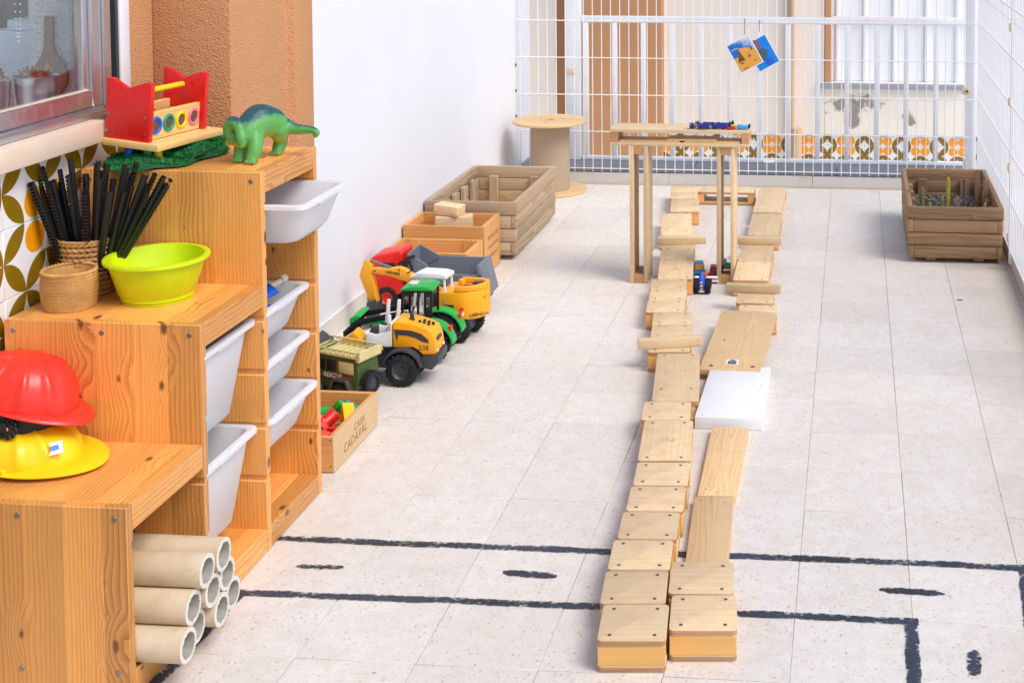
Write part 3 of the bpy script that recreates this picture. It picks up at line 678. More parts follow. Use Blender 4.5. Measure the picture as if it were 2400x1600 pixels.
# ------------------------------------------------------------------ top level: mat, hammer bench, dinosaur
gm = thing('grass_mat', 'folded green artificial grass mat under the red toy bench', 'mat', (-.555, -2.97, .911))
rnd = random.Random(5)
def mat_h(x, y): return .008+.005*math.sin(x*38+y*13)*math.sin(y*24+1.3)+.004*math.sin(y*41+x*21)
def mat_out(a): return 1+.10*math.sin(3*a+.6)+.05*math.sin(7*a)
mb = MB(); N = 40; blades = MB(); vs_ = []
for layer, (sx, sy, z0, ox, oy) in enumerate(((.118, .178, 0, .0, -.0), (.098, .13, .013, .012, .045))):
    pts = []
    for k in range(13):
        for i in range(N):
            a = 2*math.pi*i/N; r = (k/12)*mat_out(a+layer); x = ox+sx*r*math.cos(a)*(1-.12*math.cos(4*a)); y = oy+sy*r*math.sin(a)
            z = z0+max(.004, mat_h(x, y+layer*.3)+.006)*(1 if k < 12 else .25)
            pts.append((x, y, z))
    mb.add(pts, [(k*N+i, k*N+(i+1) % N, (k+1)*N+(i+1) % N, (k+1)*N+i) for k in range(12) for i in range(N)])
    for _ in range(11000):
        a = rnd.uniform(0, 6.2832); r = math.sqrt(rnd.random())*mat_out(a+layer)
        x = ox+sx*r*math.cos(a)*(1-.12*math.cos(4*a)); y = oy+sy*r*math.sin(a); z = z0+max(.004, mat_h(x, y+layer*.3)+.006)*(1 if r < .93 else .5)
        p = Vector((x, y, z)); d = Vector((rnd.uniform(-.006, .006), rnd.uniform(-.006, .006), rnd.uniform(.003, .011))); s_ = Vector((rnd.uniform(-1, 1), rnd.uniform(-1, 1), 0)).normalized()*.0013
        blades.add([p-s_, p+s_, p+d], [(0, 1, 2)])
mb.build('backing', plastic('dark_green_mat_backing', S(24, 84, 44), .9), gm, smooth=True)
grass = plastic('plastic_grass', S(24, 128, 60), .5, .35)
tag(blades.build('blades', grass, gm), kind='stuff')
hb = thing('hammer_bench', 'red wooden hammer bench toy with yellow rod and coloured rings', 'toy', (-.567, -2.975, .958))
hb.scale = (1.06, 1.02, 1.02); hb.rotation_euler = (Matrix.Rotation(RAD(-10), 3, 'Z') @ Matrix.Rotation(RAD(4.0), 3, 'Y')).to_euler()
MB().box(-.065, .083, -.122, .122, 0, .0165).build('base_board', M['ply'], hb, .002, 2)
red = [(-.060, .017), (.054, .017), (.056, .155), (.040, .157), (.012, .146), (-.006, .138), (-.03, .150), (-.045, .158), (-.062, .159)]
for y in (-.115, .083):
    pn = MB().prism(red, 'y', y, y+.014).build('end_panel', M['redpaint'], hb, .002, 2)
    for x, z in ((-.053, .035), (.043, .035), (-.053, .075), (.043, .075)): MB().cyl((x, y+.001, z), (x, y-.001, z), .0032, n=10).build('screw', M['screw'], pn)
MB().cyl((.01, -.104, .128), (.01, .06, .128), .0068, n=16).build('rod', M['yellow'], hb, .002, 2)
for x in (.032, -.050):
    side = MB().box(x, x+.011, -.1005, .0825, .018, .083).build('side_board', M['ply'], hb, .001, 1)
    if x > 0:
        for k, c in enumerate(('blue', 'emerald', 'yellow', 'pink')):
            yy = -.078+.0455*k; mb = MB()
            mb.tube([(x+.011, yy+.0165*math.cos(a), .051+.0175*math.sin(a)) for a in [2*math.pi*i/28 for i in range(28)]], .0042, 8, True)
            rg = mb.build('ring', M[c], side, smooth=True, ang=80)
            MB().lathe([(.0150, 0), (0, .0004)], n=24, c=(0, 0, 0)).build('hole', M['brownp'], rg).matrix_local = Matrix.Translation((x+.0113, yy, .051)) @ Matrix.Rotation(math.pi/2, 4, 'Y')
for k, (x, y, c, h) in enumerate(((-.015, -.09, 'blue', .036), (.012, -.055, 'red', .034), (.030, -.085, 'green', .037), (.050, -.075, 'yellow', .034), (-.03, .03, 'red', .03), (.02, .06, 'blue', .03))):
    pg = MB().cyl((x, y, -h), (x, y, -.0005), .0105, .0085, 16).build('peg', M[c], hb, .002, 2)
for k, (x, y, c) in enumerate(((-.01, -.07, 'blue'), (-.012, -.02, 'red'), (.004, .03, 'green'))): MB().cyl((x, y, .017), (x, y, .075), .0085, n=16).build('peg', M[c], hb, .002, 2)
MB().box(-.03, -.01, -.095, -.05, .0172, .098).build('inner_block', M['ply'], hb, .001, 1)
# dinosaur: one continuous skinned body
RS = 1.0
def skin(name, verts, edges, radii, mat, parent, root=0, sub=2):
    me = bpy.data.meshes.new(name); me.from_pydata(verts, edges, [])
    o = put(name, me, mat, parent)
    md = o.modifiers.new('Skin', 'SKIN'); md.use_smooth_shade = True; md.branch_smoothing = .6
    for i, r in enumerate([q*RS for q in radii]):
        sv = me.skin_vertices[0].data[i]; sv.radius = (r, r) if not isinstance(r, tuple) else r; sv.use_root = (i == root)
    sd_ = o.modifiers.new('Sub', 'SUBSURF'); sd_.levels = sub; sd_.render_levels = sub
    dg = bpy.context.evaluated_depsgraph_get(); nm = bpy.data.meshes.new_from_object(o.evaluated_get(dg))
    o.modifiers.clear(); o.data = nm; bpy.data.meshes.remove(me)
    if len(nm.materials) == 0: nm.materials.append(mat)
    for p in nm.polygons: p.use_smooth = True
    return o
def dino_mat():
    m, nt, b = new_mat('painted_green_dinosaur_rubber'); g = G(nt); co = g.objco(False)
    sp = g.n('ShaderNodeSeparateXYZ'); g.link(co, sp.inputs[0]); nz = g.n('ShaderNodeSeparateXYZ'); g.link(g.n('ShaderNodeTexCoord').outputs['Normal'], nz.inputs[0])
    n = g.noise(co, 60, 4, .7); n2 = g.noise(co, 260, 3, .7)
    top = g.math('ADD', g.math('ADD', g.math('MULTIPLY', nz.outputs[2], .55), g.math('MULTIPLY', sp.outputs[2], 5.0)), g.math('MULTIPLY', g.math('SUBTRACT', n, .5), .7))
    c = g.mix(g.mapr(nz.outputs[2], -.9, -.3, 1, 0), S(98, 168, 78), S(196, 184, 56))
    c = g.mix(g.mapr(n, .4, .65, 0, .5), c, S(78, 160, 96))
    c = g.mix(g.mapr(top, .66, .9), c, g.mix(g.mapr(n2, .42, .6), S(30, 78, 66), S(40, 88, 120)))
    g.link(c, b.inputs['Base Color']); b.inputs['Roughness'].default_value = .42
    wv = g.math('SINE', g.math('MULTIPLY', sp.outputs[2], 1500))
    g.link(g.bump(g.math('ADD', g.math('MULTIPLY', n2, 1.0), g.math('MULTIPLY', wv, .25)), .35, .0012), b.inputs['Normal']); return m
dn = thing('dinosaur', 'green and blue long-necked toy dinosaur with its head bent down', 'toy dinosaur', (-.343, -2.955, .910))
def blob(name, chains, mat, parent, voxel, smooth=4):
    mb = MB()
    for ch in chains:
        P = [(Vector(p), r) for p, r in ch]; Q = []
        for i in range(len(P)-1):
            p0, p1, p2, p3 = P[max(i-1, 0)], P[i], P[i+1], P[min(i+2, len(P)-1)]
            for k in range(6):
                t = k/6; q = .5*((2*p1[0])+(p2[0]-p0[0])*t+(2*p0[0]-5*p1[0]+4*p2[0]-p3[0])*t*t+(3*p1[0]-p0[0]-3*p2[0]+p3[0])*t**3)
                Q.append((q, p1[1]*(1-t)+p2[1]*t))
        Q.append(P[-1])
        for q, r in Q: mb.lathe([(0, -r)]+[(r*math.cos(a), r*math.sin(a)) for a in [RAD(v) for v in range(-70, 71, 20)]]+[(0, r)], q, 16)
    o = mb.build(name, mat, parent)
    md = o.modifiers.new('Remesh', 'REMESH'); md.mode = 'VOXEL'; md.voxel_size = voxel
    ms = o.modifiers.new('Smooth', 'SMOOTH'); ms.factor = .6; ms.iterations = smooth
    dg = bpy.context.evaluated_depsgraph_get(); nm = bpy.data.meshes.new_from_object(o.evaluated_get(dg)); old = o.data
    o.modifiers.clear(); o.data = nm; bpy.data.meshes.remove(old)
    if len(nm.materials) == 0: nm.materials.append(mat)
    for p in nm.polygons: p.use_smooth = True
    return o
CH = [[((.050, .048, .070), .024), ((.036, .034, .084), .036), ((.018, .004, .092), .043), ((.006, -.030, .077), .034), ((-.004, -.052, .060), .023), ((-.020, -.062, .066), .0175), ((-.026, -.066, .086), .0160), ((-.015, -.072, .102), .0148), ((.001, -.079, .097), .0138), ((.009, -.083, .081), .0125), ((.013, -.086, .066), .0140), ((.015, -.088, .052), .0095)],
      [((.036, .036, .084), .034), ((.058, .050, .073), .022), ((.084, .052, .066), .0150), ((.108, .050, .065), .0118), ((.130, .047, .065), .0098), ((.146, .044, .059), .0080), ((.143, .043, .051), .0060)]]
for fx, py, ax in ((-.013, -.042, -.010), (.028, -.060, .022)):
    CH.append([((ax, -.036, .062), .024), ((fx+.002, py+.008, .036), .0185), ((fx, py+.001, .0165), .0160), ((fx-.001, py-.003, .0135), .0140)])
    for k in (-1, 0, 1): CH.append([((fx+k*.008, py-.012, .0062), .0062), ((fx+k*.009, py-.016, .0050), .0050)])
for fx, py, ax in ((-.024, .026, -.004), (.042, .052, .050)):
    CH.append([((ax, .036, .066), .026), ((fx+.003, py+.010, .038), .0180), ((fx, py+.004, .0165), .0155), ((fx-.001, py, .0130), .0135)])
    for k in (-1, 0, 1): CH.append([((fx+k*.008-.002, py-.009, .0062), .0062), ((fx+k*.009-.003, py-.013, .0050), .0050)])
blob('body', CH, dino_mat(), dn, .0022)
for s_ in (-1, 1): MB().lathe([(0, -.0022), (.0022, 0), (0, .0022)], (.0128+s_*.0125, -.0905+.001*s_, .065), 10).build('eye', M['black'], dn, smooth=True)
claw = M['dark']
# ------------------------------------------------------------------ middle level: baskets, combs, bowl
def basket(name, label, loc, h, prof, rows, strands, mat, amp, sx=1.0):
    t = thing(name, label, 'basket', loc); n = strands*6; m_ = rows*3
    pr = []
    for k in range(m_+1):
        z = h*k/m_; q = z/h; pr.append((prof(q), z))
    def wv(tt, k, z): return amp*math.sin(strands*tt+math.pi*(k//3))*(.5+.5*abs(math.sin(k*math.pi/3)))+amp*.8*abs(math.sin(math.pi*k/3))
    mbw = MB(); K = strands*5; dzr = h/rows
    for k in range(rows):
        for ph in (0, math.pi):
            z = dzr*(k+.5); R0 = prof(z/h)-amp
            mbw.tube([((R0+amp*math.cos(strands*a+ph+k*math.pi))*math.cos(a), (R0+amp*math.cos(strands*a+ph+k*math.pi))*math.sin(a), z+dzr*.22*math.sin(strands*a+ph)) for a in [2*math.pi*i/K for i in range(K)]], dzr*.40, 5, True)
    mbw.build('woven_side', mat, t, smooth=True, ang=80)
    mbi = MB().lathe([(prof(1)-.003, h-.002), (prof(.9)-.006, h*.85), (prof(.5)-.006, h*.4), (prof(.1)-.006, .008), (0, .006)], n=40, sx=sx); mbi.f = [f for f in mbi.f if len(f) == 4]; mbi.build('inside', mat, t, smooth=True)
    mb = MB(); K = 150; R0 = prof(1)
    for ph in (0, math.pi):
        mb.tube([((R0-.001+.0022*math.cos(i/K*2*math.pi*22+ph))*math.cos(2*math.pi*i/K)*sx, (R0-.001+.0022*math.cos(i/K*2*math.pi*22+ph))*math.sin(2*math.pi*i/K), h+.0022*math.sin(i/K*2*math.pi*22+ph)) for i in range(K)], .0026, 5, True)
    mb.build('braided_rim', mat, t, smooth=True, ang=80)
    return t
basket('wicker_basket', 'larger woven basket holding the black binding combs', (-.624, -3.205, .644), .128, lambda q: .052+.015*q**.8, 11, 15, M['wicker'], .0028)
basket('wicker_basket', 'small pale woven basket in front of the basket of combs', (-.603, -3.318, .644), .082, lambda q: .0535+.004*math.sin(q*3.0)+.002*q, 22, 30, M['wicker2'], .0011)
def comb_mesh(L, r, seed):
    mb = MB(); n = int(L/.0085)
    arc = [(-math.pi*.15)+math.pi*1.3*i/9 for i in range(10)]
    prof = [(r*math.cos(a), r*math.sin(a)) for a in arc]+[((r-.0012)*math.cos(a), (r-.0012)*math.sin(a)) for a in arc[::-1]]
    mb.prism(prof, 'z', 0, L)
    for k in range(n):
        z = .004+k*.0085; ring = []
        for i in range(9):
            a = math.pi*1.15-.0+math.pi*1.05*i/8; rr = r*.96-(.0009 if i > 5 else 0); ring.append((rr*math.cos(a), rr*math.sin(a)))
        vs_ = [(x, y, z) for x, y in ring]+[(x, y, z+.0044) for x, y in ring]
        ring2 = [(x*.85, y*.85) for x, y in ring]; vs_ += [(x, y, z) for x, y in ring2]+[(x, y, z+.0044) for x, y in ring2]; q = 9; fs_ = []
        for i in range(8): fs_ += [(i, i+1, q+i+1, q+i), (2*q+i, 3*q+i, 3*q+i+1, 2*q+i+1), (i, 2*q+i, 2*q+i+1, i+1), (q+i, q+i+1, 3*q+i+1, 3*q+i)]
        mb.add(vs_, fs_)
    me = mb.mesh('binding_comb', smooth=True, ang=40); me.materials.append(M['black']); return me
combs = [comb_mesh(.29, .0066, 1), comb_mesh(.28, .0054, 2), comb_mesh(.27, .0080, 3)]
rnd = random.Random(11)
def comb_at(me, top, base, spin):
    base, top = Vector(base), Vector(top); d = (top-base).normalized()
    L = max(v.co.z for v in me.vertices)
    o = put('binding_comb', me, None)
    o.matrix_world = Matrix.Translation(top-d*L) @ d.to_track_quat('Z', 'Y').to_matrix().to_4x4() @ Matrix.Rotation(spin, 4, 'Z')
    return tag(o, 'black plastic binding comb standing in the larger woven basket', 'binding comb', 'black combs in the basket')
BC = Vector((-.624, -3.205, .652))
# directions fan out: (lean x, lean y) of the tip
for k in range(40):
    u = (k*.618034) % 1; lx = -.088+.295*u+rnd.uniform(-.012, .012); ly = rnd.uniform(-.09, .06)*(1-.5*abs(2*u-1))-(.05 if u < .2 else 0)
    zt = .306-abs(lx)*.20-abs(ly)*.1+rnd.uniform(-.045, .008)
    comb_at(combs[k % 3], BC+Vector((lx, ly, zt)), BC+Vector((max(-.035, min(.035, lx*.3)), ly*.3, 0)), rnd.uniform(0, 6.28))
bw = thing('plastic_bowl', 'bright lime green plastic bowl on the middle step', 'bowl', (-.443, -3.236, .644))
MB().lathe([(.0, .003), (.070, .003), (.078, .006), (.079, .016), (.083, .018), (.102, .082), (.104, .094), (.112, .0945), (.113, .090), (.114, .0905), (.1135, .0965), (.108, .0985), (.101, .097), (.0985, .086), (.080, .022), (.07, .0055), (0, .0055)], n=64).build('bowl', M['lime'], bw, smooth=True, ang=50)
MB().lathe([(.066, 0), (.076, 0), (.077, .004), (.066, .004)], n=48, closed=True).build('foot_ring', M['lime'], bw, smooth=True)
# ------------------------------------------------------------------ helmets on the low level
def helmet(label, loc, mat, rot, band, key):
    t = thing('toy_helmet', label, 'helmet', loc); t.rotation_euler = rot; t.scale = (1, 1, .93) if band else (1.03, 1.03, .66)
    n, m_ = 96, 22; vs_ = []; a_, b_, H = .112, .093, .106
    def dome(u, th):      # u 0 rim .. 1 top ; th 0 = front
        r = math.cos(u*math.pi/2)**.72; z = H*math.sin(u*math.pi/2)**.95
        front = max(0, math.cos(th))**6
        rr = r*(1+.10*front*(1-u)); z *= 1-.02*front
        for c0, wdt, am in ((0.50, .07, .07), (-.50, .07, .07), (1.0, .06, .075), (-1.0, .06, .075), (1.65, .07, .06), (-1.65, .07, .06), (2.4, .09, .05), (-2.4, .09, .05)):
            d = (th-c0)/wdt
            rr *= 1+am*math.exp(-d*d)*math.sin(min(1, u*1.4)*math.pi)**.8
            z += .006*math.exp(-d*d)*math.sin(u*math.pi)
        z += .004*math.exp(-(math.sin(th)/.16)**2)*math.sin(u*math.pi)
        return (a_*rr*math.cos(th), b_*rr*math.sin(th), z)
    for k in range(m_+1):
        for i in range(n):
            th = 2*math.pi*i/n; th = th if th <= math.pi else th-2*math.pi
            vs_.append(dome(k/m_*.985, th))
    top = len(vs_); vs_.append((0, 0, H+.001))
    fs_ = [(k*n+i, k*n+(i+1) % n, (k+1)*n+(i+1) % n, (k+1)*n+i) for k in range(m_) for i in range(n)]+[(m_*n+i, m_*n+(i+1) % n, top) for i in range(n)]
    MB().add(vs_, fs_).build('shell', mat, t, smooth=True, ang=85)
    bv, bf = [], []
    for k, q in enumerate((0, .33, .66, 1)):
        for i in range(n):
            th = 2*math.pi*i/n; f = max(0, math.cos(th)); ext = .010+(.034 if band else .052)*f**1.6
            x, y, z = dome(0, th if th <= math.pi else th-2*math.pi); L_ = math.hypot(x, y)
            bv.append((x+x/L_*ext*q, y+y/L_*ext*q*.8, .003-(.006+.012*f)*q*q+.010*abs(math.sin(th))*q))
    for k in range(3): bf += [(k*n+i, k*n+(i+1) % n, (k+1)*n+(i+1) % n, (k+1)*n+i) for i in range(n)]
    off = len(bv); bv += [(x, y, z-.0025) for x, y, z in bv[:]]
    bf += [tuple(off+j for j in f[::-1]) for f in bf[:]]
    bf += [(3*n+i, 3*n+(i+1) % n, off+3*n+(i+1) % n, off+3*n+i) for i in range(n)]
    MB().add(bv, bf).build('brim', mat, t, smooth=True, ang=60)
    for s_ in (-1, 1) if not band else (): MB().box(.02, .045, s_*.094-.006, s_*.094+.006, -.004, .02).build('strap_lug', mat, t, .004, 3)
    if band:
        bd_ = MB(); bd_.lathe([(.100, -.066), (.102, -.066), (.106, .004), (.104, .004)], n=48, sy=.84, closed=True); hbn = bd_.build('headband', M['black'], t, smooth=True)
        mb = MB(); cxk, cyk, czk = .047, -.080, -.030
        mb.cyl((cxk, cyk, czk), (cxk, cyk-.010, czk), .013, n=20)
        for k in range(9):
            a = 2*math.pi*k/9; mb.tube([(cxk+.0165*math.cos(a)+.005*math.cos(q), cyk-.007, czk+.0165*math.sin(a)+.005*math.sin(q)) for q in [2*math.pi*j/12 for j in range(12)]], .0022, 6, True)
        kn = mb.build('ratchet_knob', M['black'], hbn, smooth=True)
        MB().cyl((cxk, cyk-.009, czk), (cxk, cyk-.0125, czk), .005, n=12).build('rivet', M['pink'], kn, .001, 1)
        MB().box(-.05, .040, -.0945, -.089, -.048, -.026, Matrix.Rotation(RAD(-16), 4, 'Y')).build('adjust_strap', M['black'], hbn, .003, 2)
    else:
        mb = MB().prism([(-.012, -.016), (.014, -.018), (.016, .016), (-.008, .018), (-.004, .0)], 'x', 0, .001)
        stc = mb.build('sticker', None if False else M['whitep'], t); stc.matrix_local = Matrix.Translation((.1125, -.038, .056)) @ Matrix.Rotation(RAD(-36), 4, 'Z') @ Matrix.Rotation(RAD(-20), 4, 'Y')
        MB().box(.0011, .0016, -.007, .008, -.006, .008).build('print', M['blue'], stc)
    return t
helmet('yellow toy construction helmet lying under the red helmet', (-.584, -3.530, .398), M['helmet_yellow'], (RAD(2), RAD(-2.0), RAD(-10)), False, 'y')
helmet('red toy helmet with black headband resting on the yellow helmet', (-.606, -3.505, .500), M['helmet_red'], (RAD(-7), RAD(7), RAD(-6)), True, 'r')
# ================================================================== TOY VEHICLES
def wheel(t, x, y, z, r, wd, hub=None, rim='dark', rim_r=.5, lugs=18, name='wheel', side=-1):
    tread = MB(); R0 = r*.95
    tread.lathe([(r*.55, -wd/2), (r*.80, -wd/2), (R0*.97, -wd*.42), (R0, -wd*.3), (R0, wd*.3), (R0*.97, wd*.42), (r*.80, wd/2), (r*.55, wd/2)], n=36, closed=True)
    for k in range(lugs):
        for s_ in (-1, 1):
            a = 2*math.pi*(k+(.25 if s_ > 0 else -.25))/lugs; Mx = Matrix.Rotation(a, 4, 'Z') @ Matrix.Translation((R0, 0, s_*wd*.23)) @ Matrix.Rotation(RAD(22*s_), 4, 'X')
            tread.box(-.004, r*.05, -r*.045, r*.045, -wd*.24, wd*.24, Mx)
    e = MB().lathe([(0, -wd*.30), (r*.14, -wd*.30), (r*.16, -wd*.18), (r*rim_r*.85, -wd*.22), (r*rim_r, -wd*.40), (r*.56, -wd*.47), (r*.56, wd*.47), (r*rim_r, wd*.40), (r*rim_r*.85, wd*.22), (r*.16, wd*.18), (r*.14, wd*.30), (0, wd*.30)], n=28)
    Rm = Matrix.Rotation(math.pi/2, 4, 'X')
    w_ = put(name, tread.mesh('tyre', smooth=True, ang=35), M['tyre'], t); w_.matrix_local = Matrix.Translation((x, y, z)) @ Rm
    e.build('rim', M[rim] if isinstance(rim, str) else rim, w_, smooth=True, ang=35)
    return w_
def decal(parent, body, size, loc, face, mat, shear=0, spacing=1.0, rz=0):
    me = text_mesh(body, size, .0003, shear, spacing); o = put('lettering', me, mat, parent)
    Rm = {'-y': Matrix(((1, 0, 0), (0, 0, -1), (0, 1, 0))), '+x': Matrix(((0, 0, 1), (1, 0, 0), (0, 1, 0)))}[face].to_4x4()
    o.matrix_local = Matrix.Translation(loc) @ Matrix.Rotation(rz, 4, {'-y': 'Y', '+x': 'X'}[face]) @ Rm
    return o
# ---- yellow wheel loader
ld = thing('toy_loader', 'yellow and white toy wheel loader with grey stripe on its hood', 'toy vehicle', (-.30, -1.965, 0), 2)
hood = MB().prism([(-.030, .118), (-.030, .198), (-.024, .203), (.018, .200), (.070, .186), (.096, .172), (.106, .150), (.112, .112), (.108, .098), (.066, .096), (.050, .112), (.035, .120)], 'y', -.047, .047).build('hood', M['orange'], ld, .004, 3)
stp = MB().prism([(-.026, .178), (.03, .175), (.062, .165), (.084, .147), (.088, .135), (.066, .139), (.045, .151), (.015, .159), (-.012, .160), (-.016, .140)], 'y', -.0482, -.0468).build('side_stripe', M['dark'], hood)
decal(hood, '538', .022, (.070, -.0473, .119), '-y', M['black'], 0, 1.0)
for i in range(3):
    for j in range(2): MB().box(.044+.014*i+.010*j, .052+.014*i+.010*j, -.010+.020*j-.005, -.010+.020*j+.004, .195-.0045*i-.003*j-.006, .1972-.0042*i-.003*j).build('vent', M['black'], hood)
MB().hexa([(.015, -.016, .198), (.031, -.016, .195), (.031, -.004, .195), (.015, -.004, .198)], [(.017, -.014, .222), (.027, -.014, .222), (.027, -.006, .222), (.017, -.006, .222)]).build('exhaust', M['dark'], hood, .0015, 2)
MB().box(.104, .113, -.03, .012, .140, .150).build('rear_grille', M['dark'], hood, .001, 1)
for y in (-.036, .036): MB().cyl((.110, y, .109), (.114, y, .1085), .005, n=10).build('headlight', M['whitep'], hood)
MB().prism([(.058, .058), (.096, .050), (.118, .072), (.119, .100), (.066, .094), (.052, .080)], 'y', -.056, .056).build('rear_bumper', M['dark'], ld, .004, 2)
MB().box(-.20, .09, -.030, .030, .045, .1175).build('chassis', M['dark'], ld, .004, 2)
arc = [(RAD(a)) for a in range(10, 175, 15)]
for y in (-.075, .033):
    fpoly = [(.004+.068*math.cos(a), .052+.070*math.sin(a)) for a in arc]+[(.004+.060*math.cos(a), .052+.061*math.sin(a)) for a in arc[::-1]]
    MB().prism(fpoly, 'y', y, y+.042).build('fender', M['dark'], ld, .002, 2)
for x in (.004, -.155):
    for y in (-.056, .056): wheel(ld, x, y, .0535, .0535, .044, rim='dark')
cab = MB().prism([(-.118, .120), (-.034, .120), (-.034, .200), (-.046, .200), (-.050, .168), (-.085, .160), (-.108, .166), (-.118, .160)], 'y', -.046, -.040)
cab.prism([(-.118, .120), (-.034, .120), (-.034, .200), (-.046, .200), (-.050, .168), (-.085, .160), (-.108, .166), (-.118, .160)], 'y', .040, .046)
cab.box(-.118, -.034, -.040, .040, .118, .124); cab.box(-.122, -.116, -.040, .040, .122, .162); cab.box(-.042, -.034, -.040, .040, .124, .195)
co_ = cab.build('cab', M['whitep'], ld, .0025, 2)
for x0, x1, y in ((-.040, -.040, -.043), (-.040, -.034, .043), (-.075, -.068, .043)):
    MB().hexa([(x0-.008, y-.003, .17), (x0+.006, y-.003, .17), (x0+.006, y+.003, .17), (x0-.008, y+.003, .17)], [(x1-.006, y-.003, .248 if y > 0 else .224), (x1+.004, y-.003, .248 if y > 0 else .224), (x1+.004, y+.003, .248 if y > 0 else .224), (x1-.006, y+.003, .248 if y > 0 else .224)]).build('pillar', M['whitep'], co_, .0015, 2)
MB().box(-.112, -.092, -.018, .018, .124, .176).build('dashboard', M['dark'], ld, .006, 2)
MB().prism([(-.088, .125), (-.052, .125), (-.048, .172), (-.058, .176), (-.066, .146), (-.088, .144)], 'y', -.02, .02).build('seat', M['black'], ld, .004, 2)
MB().prism([(-.122, .10), (-.15, .150), (-.165, .162), (-.175, .150), (-.24, .108), (-.235, .095), (-.16, .10)], 'y', -.03, .03).build('lift_arm', M['orange'], ld, .004, 2)
MB().cyl((-.16, -.018, .135), (-.275, -.018, .110), .006, n=10).build('cylinder', M['grey'], ld, smooth=True)
bk = MB().prism([(-.30, .135), (-.265, .110), (-.26, .06), (-.275, .03), (-.36, .022), (-.365, .028), (-.285, .04), (-.272, .06), (-.276, .104), (-.305, .128)], 'y', -.07, .07).build('bucket', M['dark'], ld, .002, 2)
for k in range(6): MB().box(-.385, -.360, -.062+.022*k, -.050+.022*k, .021, .029).build('tooth', M['black'], bk, .002, 1)
# ---- green tractor with front loader
tr = thing('toy_tractor', 'green and black toy tractor between the loader and the excavator', 'toy vehicle', (-.330, -1.745, 0), 3)
MB().box(-.16, .06, -.026, .026, .045, .105).build('chassis', M['black'], tr, .004, 2)
MB().prism([(-.165, .075), (-.165, .118), (-.150, .130), (-.045, .150), (-.040, .105), (-.06, .085)], 'y', -.026, .026).build('bonnet', M['green'], tr, .007, 3)
roof = MB().prism([(-.050, .236), (-.048, .243), (-.01, .253), (.04, .251), (.062, .244), (.062, .236)], 'y', -.050, .050).build('cab_roof', M['green'], tr, .004, 3)
MB().box(-.03, .0, -.022, .018, .2512, .2545).build('roof_hatch', plastic('clear_hatch_plastic', S(196, 214, 206), .25), roof, .001, 1)
cabm = MB()
for x0, x1 in ((-.046, -.042), (.008, .010), (.052, .054)):
    for y in (-.045, .045): cabm.hexa([(x0-.004, y-.003, .10), (x0+.004, y-.003, .10), (x0+.004, y+.003, .10), (x0-.004, y+.003, .10)], [(x1-.004, y*.98-.003, .237), (x1+.004, y*.98-.003, .237), (x1+.004, y*.98+.003, .237), (x1-.004, y*.98+.003, .237)])
cabm.box(-.048, .056, -.047, .047, .092, .108); cabm.box(-.044, .054, -.047, .047, .230, .2355); cabm.box(-.049, -.042, -.044, .044, .108, .135)
cabm.hexa([(.050, -.047, .108), (.058, -.047, .108), (.058, -.041, .108), (.050, -.041, .108)], [(.010, -.047, .150), (.018, -.047, .150), (.018, -.041, .150), (.010, -.041, .150)])
cabm.build('cab_frame', M['black'], tr, .0015, 2)
MB().prism([(-.01, .108), (.035, .108), (.042, .170), (.030, .175), (.022, .138), (-.01, .134)], 'y', -.022, .022).build('seat', M['black'], tr, .005, 2)
MB().tube([(-.022+.014*math.sin(a)*.3, .014*math.cos(a), .155+.014*math.sin(a)) for a in [2*math.pi*i/20 for i in range(20)]], .002, 6, True).build('steering_wheel', M['black'], tr, smooth=True)
MB().box(-.055, -.050, -.075, -.060, .155, .185).build('mirror', M['black'], tr, .003, 2)
for y in (-.066, .066):
    wheel(tr, .055, y, .068, .068, .046, rim='black', lugs=16); wheel(tr, -.125, y*.85, .048, .048, .036, rim='black', lugs=16)
    aa = [RAD(a) for a in range(5, 160, 12)]
    fp = [(.055+.084*math.cos(a), .064+.082*math.sin(a)) for a in aa]+[(.055+.077*math.cos(a), .064+.074*math.sin(a)) for a in aa[::-1]]
    fd = MB().prism(fp, 'y', y-.028, y+.028).build('rear_fender', M['green'], tr, .003, 2)
    MB().box(.118, .128, y-.012, y+.014, .110, .128, None).build('tail_light', M['red'], fd, .003, 2)
    fp2 = [(-.125+.058*math.cos(a), .052+.056*math.sin(a)) for a in aa]+[(-.125+.054*math.cos(a), .052+.051*math.sin(a)) for a in aa[::-1]]
    MB().prism(fp2, 'y', y*.85-.02, y*.85+.02).build('front_fender', M['black'], tr, .002, 2)
for y in (-.052, .046):
    MB().prism([(-.045, .160), (-.055, .168), (-.185, .140), (-.215, .130), (-.245, .050), (-.230, .048), (-.200, .118), (-.12, .135), (-.045, .145)], 'y', y, y+.006).build('loader_arm', M['black'], tr, .002, 2)
MB().prism([(-.182, .148), (-.198, .154), (-.222, .142), (-.222, .118), (-.200, .135)], 'y', -.053, .053).build('arm_bracket', M['green'], tr, .003, 2)
bk = MB().prism([(-.23, .105), (-.222, .04), (-.24, .015), (-.31, .008), (-.312, .013), (-.245, .022), (-.23, .045), (-.238, .105)], 'y', -.075, .075).build('bucket', M['black'], tr, .002, 2)
for k in range(7): MB().box(-.335, -.308, -.070+.0215*k, -.060+.0215*k, .0075, .014).build('tooth', M['black'], bk, .001, 1)
